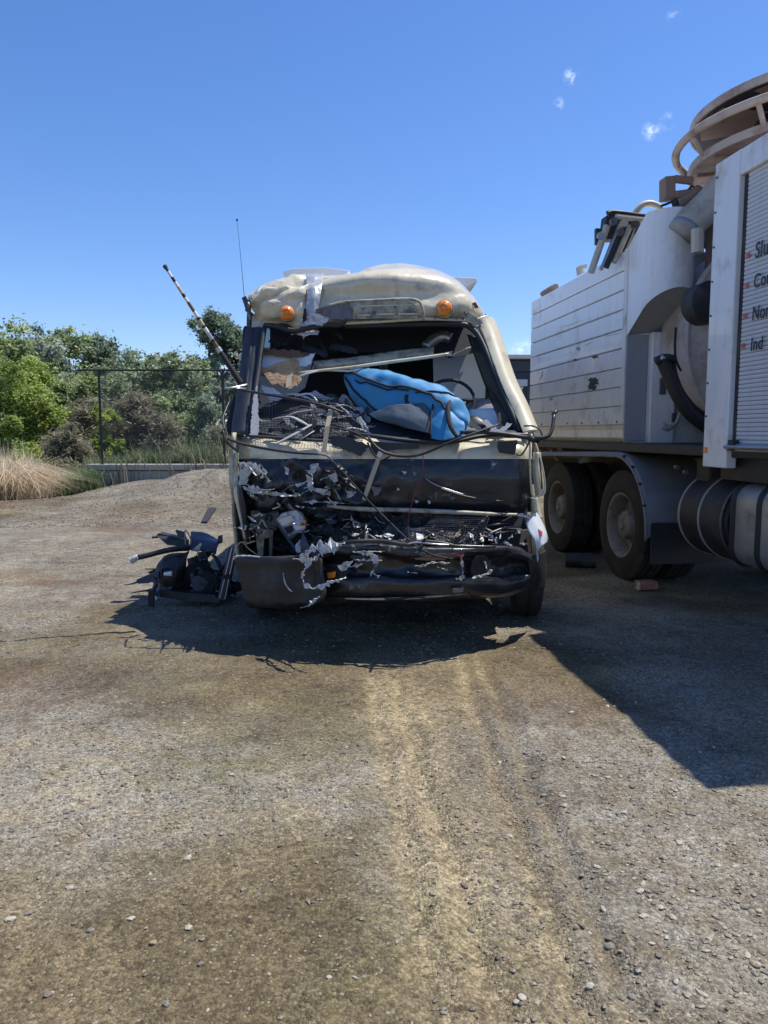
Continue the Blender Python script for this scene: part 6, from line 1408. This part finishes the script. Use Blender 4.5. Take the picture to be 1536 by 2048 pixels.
th('boom_arch', [(1268, 430), (1282, 412), (1300, 407), (1318, 414), (1326, 424)], yq + .2, .032, m_tbeige, 10)
MB().shard([TY(*q, 1.3) for q in ((1160, 531), (1174, 528), (1174, 536), (1166, 538), (1168, 546), (1162, 548))], .12).build('lifting_hook', m_tbeige, truck)

# --- chassis, guards, tanks
MB().bb(.02, 2.3, yfr, yb1 - .05, 1.22, 1.30).build('deck_frame', m_tdark, truck, bevel=.01)
MB().bb(.72, .82, yfr - 1.2, yb1, .86, 1.16).build('chassis_rail', m_tdark, truck)
MB().bb(1.55, 1.65, yfr - 1.2, yb1, .86, 1.16).build('chassis_rail', m_tdark, truck)
for k in range(9): MB().bb(.83, 1.54, yfr + .3 + k * .7, yfr + .4 + k * .7, .9, 1.1).build('cross_member', m_tdark, truck)
WL = (TS(1238, 1050, .03).y, TS(1112, 1015, .03).y)
def arc(cy_, r_, a0, a1, n=16): return [(cy_ + r_ * math.cos(a), .53 + r_ * math.sin(a)) for a in np.linspace(a0, a1, n)]
path = [(yb1 - .05, .80), (yb1 - .15, 1.06), (yb1 - .4, 1.15), (WL[0] + .25, 1.205)] + arc(WL[0], .68, 1.45, 3.22 - .02, 18)
def guard(x0, x1, off, mat, nm):
    pts = np.array([[(x, p[0], p[1] + off) for p in path] for x in (x0, x0 + .02, x1 - .02, x1)], float)
    pts[0, :, 2] -= .03; pts[3, :, 2] -= .03
    MB().grid(pts, .008).build(nm, mat, truck, smooth=30)
guard(-.03, .62, 0, m_mudguard, 'mudguard')
MB().tube([(-.03, p[0], p[1] - .03) for p in path], .014, 8, 1).build('mudguard_lip', m_mudguard, truck, smooth='all')
for k in (6, 9, 12, 15): MB().tube([(-.045, path[k + 2][0], path[k + 2][1]), (-.02, path[k + 2][0], path[k + 2][1])], .012, 6, 1).build('mudguard_bolt', m_tdark, truck)
MB().bb(.0, .58, WL[0] - .73, WL[0] - .71, .26, .62).build('mudflap', m_rubber, truck)
def tyre_profile(w, r, hole):
    h = w / 2
    return [(-h * .78, hole), (-h * .95, hole + .03), (-h, hole + .12), (-h * .97, r - .09), (-h * .88, r - .03), (-h * .80, r - .004), (-h * .45, r), (-h * .44, r - .012), (-h * .40, r - .012), (-h * .39, r), (-.012, r), (-.010, r - .012), (.010, r - .012), (.012, r),
            (h * .39, r), (h * .40, r - .012), (h * .44, r - .012), (h * .45, r), (h * .80, r - .004), (h * .88, r - .03), (h * .97, r - .09), (h, hole + .12), (h * .95, hole + .03), (h * .78, hole)]
def truck_wheel(x, y, far=False):
    R_ = .53; c = (x, y, R_ - .012)
    t = MB().lathe(tyre_profile(.27, R_, .30), c, 'x', 64).build('wheel', m_tyre, truck, smooth=30)
    if not far:
        MB().lathe([(-.135 * .78, .302), (-.125, .315), (-.115, .29), (-.09, .275), (.03, .262), (.05, .20), (.05, .155)], c, 'x', 48).build('rim', m_rim, t, smooth=30)
        MB().lathe([(.05, .19), (-.02, .145), (-.07, .135), (-.09, .12), (-.10, .085), (-.105, .05), (-.12, .045), (-.12, 0)], c, 'x', 40).build('hub', m_rim, t, smooth=30)
        mb = MB()
        for k in range(10):
            a = 6.283 * k / 10 + .2
            p = Vector(c) + Vector((0, math.cos(a) * .165, math.sin(a) * .165)); mb.tube([p + Vector((.05, 0, 0)), p + Vector((-.02, 0, 0))], .014, 6, 1)
        mb.build('wheel_nut', m_rim, t, kind='stuff')
    else: MB().lathe([(-.1, .302), (0, .28), (.02, 0)], c, 'x', 32).build('rim', m_rim, t, smooth=30)
for y_ in WL:
    truck_wheel(.165, y_); truck_wheel(.48, y_, True); truck_wheel(1.9, y_, True); truck_wheel(2.2, y_, True)
    MB().tube([(.3, y_, .52), (2.1, y_, .52)], .09, 12, 1).build('axle', m_tdark, truck, smooth=True)
MB().bb(.68, .86, WL[0] - .3, WL[1] + .3, .62, .78).build('leaf_spring', m_tdark, truck, bevel=.02)
# black air tank and polished fuel tank
ya0, ya1 = TS(1346, 1050, .05).y, TS(1442, 1050, .05).y
MB().lathe([(ya1, 0), (ya1, .30), (ya1 + .04, .34), (ya0 - .04, .34), (ya0, .30), (ya0, 0)], (.40, 0, .74), 'y', 48).build('round_tank', m_tdark, truck, smooth=30)
for y_ in (ya0 - .07, ya0 - .37, ya1 + .02): MB().lathe([(y_ - .012, .335), (y_ - .012, .346), (y_ + .012, .346), (y_ + .012, .335)], (.40, 0, .74), 'y', 48).build('tank_strap', m_tgrey if y_ > ya1 + .1 else m_steel, truck, smooth=30)
for y_ in (ya0 - .15, ya1 + .15): MB().bb(.35, .8, y_ - .03, y_ + .03, .9, 1.2).build('tank_bracket', m_tdark, truck)
MB().bb(.2, .7, ya0 - .25, ya0 - .05, .98, 1.2).build('valve_box', m_tdark, truck, bevel=.02)
for q in ((1352, 934), (1370, 944)): MB().lathe([(-.02, 0), (-.02, .02), (0, .02)], TY(q[0], q[1], ya0 + .02), 'y', 10).build('fitting', m_alu, truck, smooth=30)
yf0 = TS(1446, 1050, .0).y
def rrect(w, h, r, n=6):
    out = []
    for cx_, cz_, a0 in ((w / 2 - r, h / 2 - r, 0), (-w / 2 + r, h / 2 - r, 90), (-w / 2 + r, -h / 2 + r, 180), (w / 2 - r, -h / 2 + r, 270)):
        for k in range(n + 1):
            a = R(a0 + 90 * k / n); out.append((cx_ + r * math.cos(a), cz_ + r * math.sin(a)))
    return out
def rtank(y0, y1, w, h, r, cx_, cz_, name, mat):
    o = rrect(w, h, r); n = len(o)
    prof_ = [(y0, .94), (y0 - .03, 1.0), (y1 + .03, 1.0), (y1, .94)]
    V_ = [(cx_ + p[0] * s_, y_, cz_ + p[1] * s_) for y_, s_ in prof_ for p in o]
    F_ = [(i * n + j, i * n + (j + 1) % n, (i + 1) * n + (j + 1) % n, (i + 1) * n + j) for i in range(3) for j in range(n)] + [tuple(range(n)), tuple(range(4 * n - 1, 3 * n - 1, -1))]
    return MB().add(V_, F_).build(name, mat, truck, smooth=35)
rtank(yf0, yf0 - .95, .60, .60, .14, .36, .745, 'fuel_tank', m_ltank)
for y_ in (yf0 + .02, yf0 - .28, yf0 - .72):
    rtank(y_, y_ - .08, .63, .63, .15, .36, .745, 'tank_strap', m_rubber)
MB().bb(.2, .8, yf0 - .9, yf0 - .05, 1.07, 1.2).build('tank_carrier', m_tdark, truck)
MB().bb(.0, .12, yf0 - 1.35, yf0 - 1.0, .5, 1.1).build('toolbox_step', m_tdark, truck, bevel=.01)
# rear under-run clutter seen beyond the bus
for k in range(7):
    a = TS(1078 + k * 7, 893 + (k % 3) * 7, .25); MB().box(a, (.12, .14 + .03 * (k % 2), .05 + .02 * (k % 3)), (.2 * k, .1, .3 * k)).build('rear_fitting', (m_tpink, m_trust, m_tgrey, m_tdark)[k % 4], truck, bevel=.006)
MB().bb(.1, 2.2, yb1 - .02, yb1 + .10, 1.14, 1.24).build('rear_beam', m_tpink, truck, bevel=.01)
pl = G(1135, 1137); pr_ = G(1196, 1139)
tag(MB().tube([(pl.x, pl.y + .1, .075), (pr_.x, pr_.y + .1, .075)], .075, 16, 1).build('ground_pipe', m_tdark, None, smooth=True), 'short dark pipe lying on the ground between the two truck wheels', 'pipe')
bk = G(1295, 1181)
t = thing('broken_brick', 'broken red brick lying in shade in front of the truck wheel', 'brick', (bk.x, bk.y, 0))
mb = MB().box((bk.x, bk.y + .05, .04), (.19, .10, .075), (.04, .03, .35)); mb.v = [tuple(Vector(v) + Vector((rr.uniform(-.008, .008), rr.uniform(-.006, .006), rr.uniform(-.006, .006)))) for v in mb.v]
mb.build('brick_body', m_brick, t, bevel=.008)
MB().box((bk.x - .075, bk.y + .0, .04), (.04, .04, .07), (.1, .03, .3)).build('mortar_lump', m_concrete, t, bevel=.008)
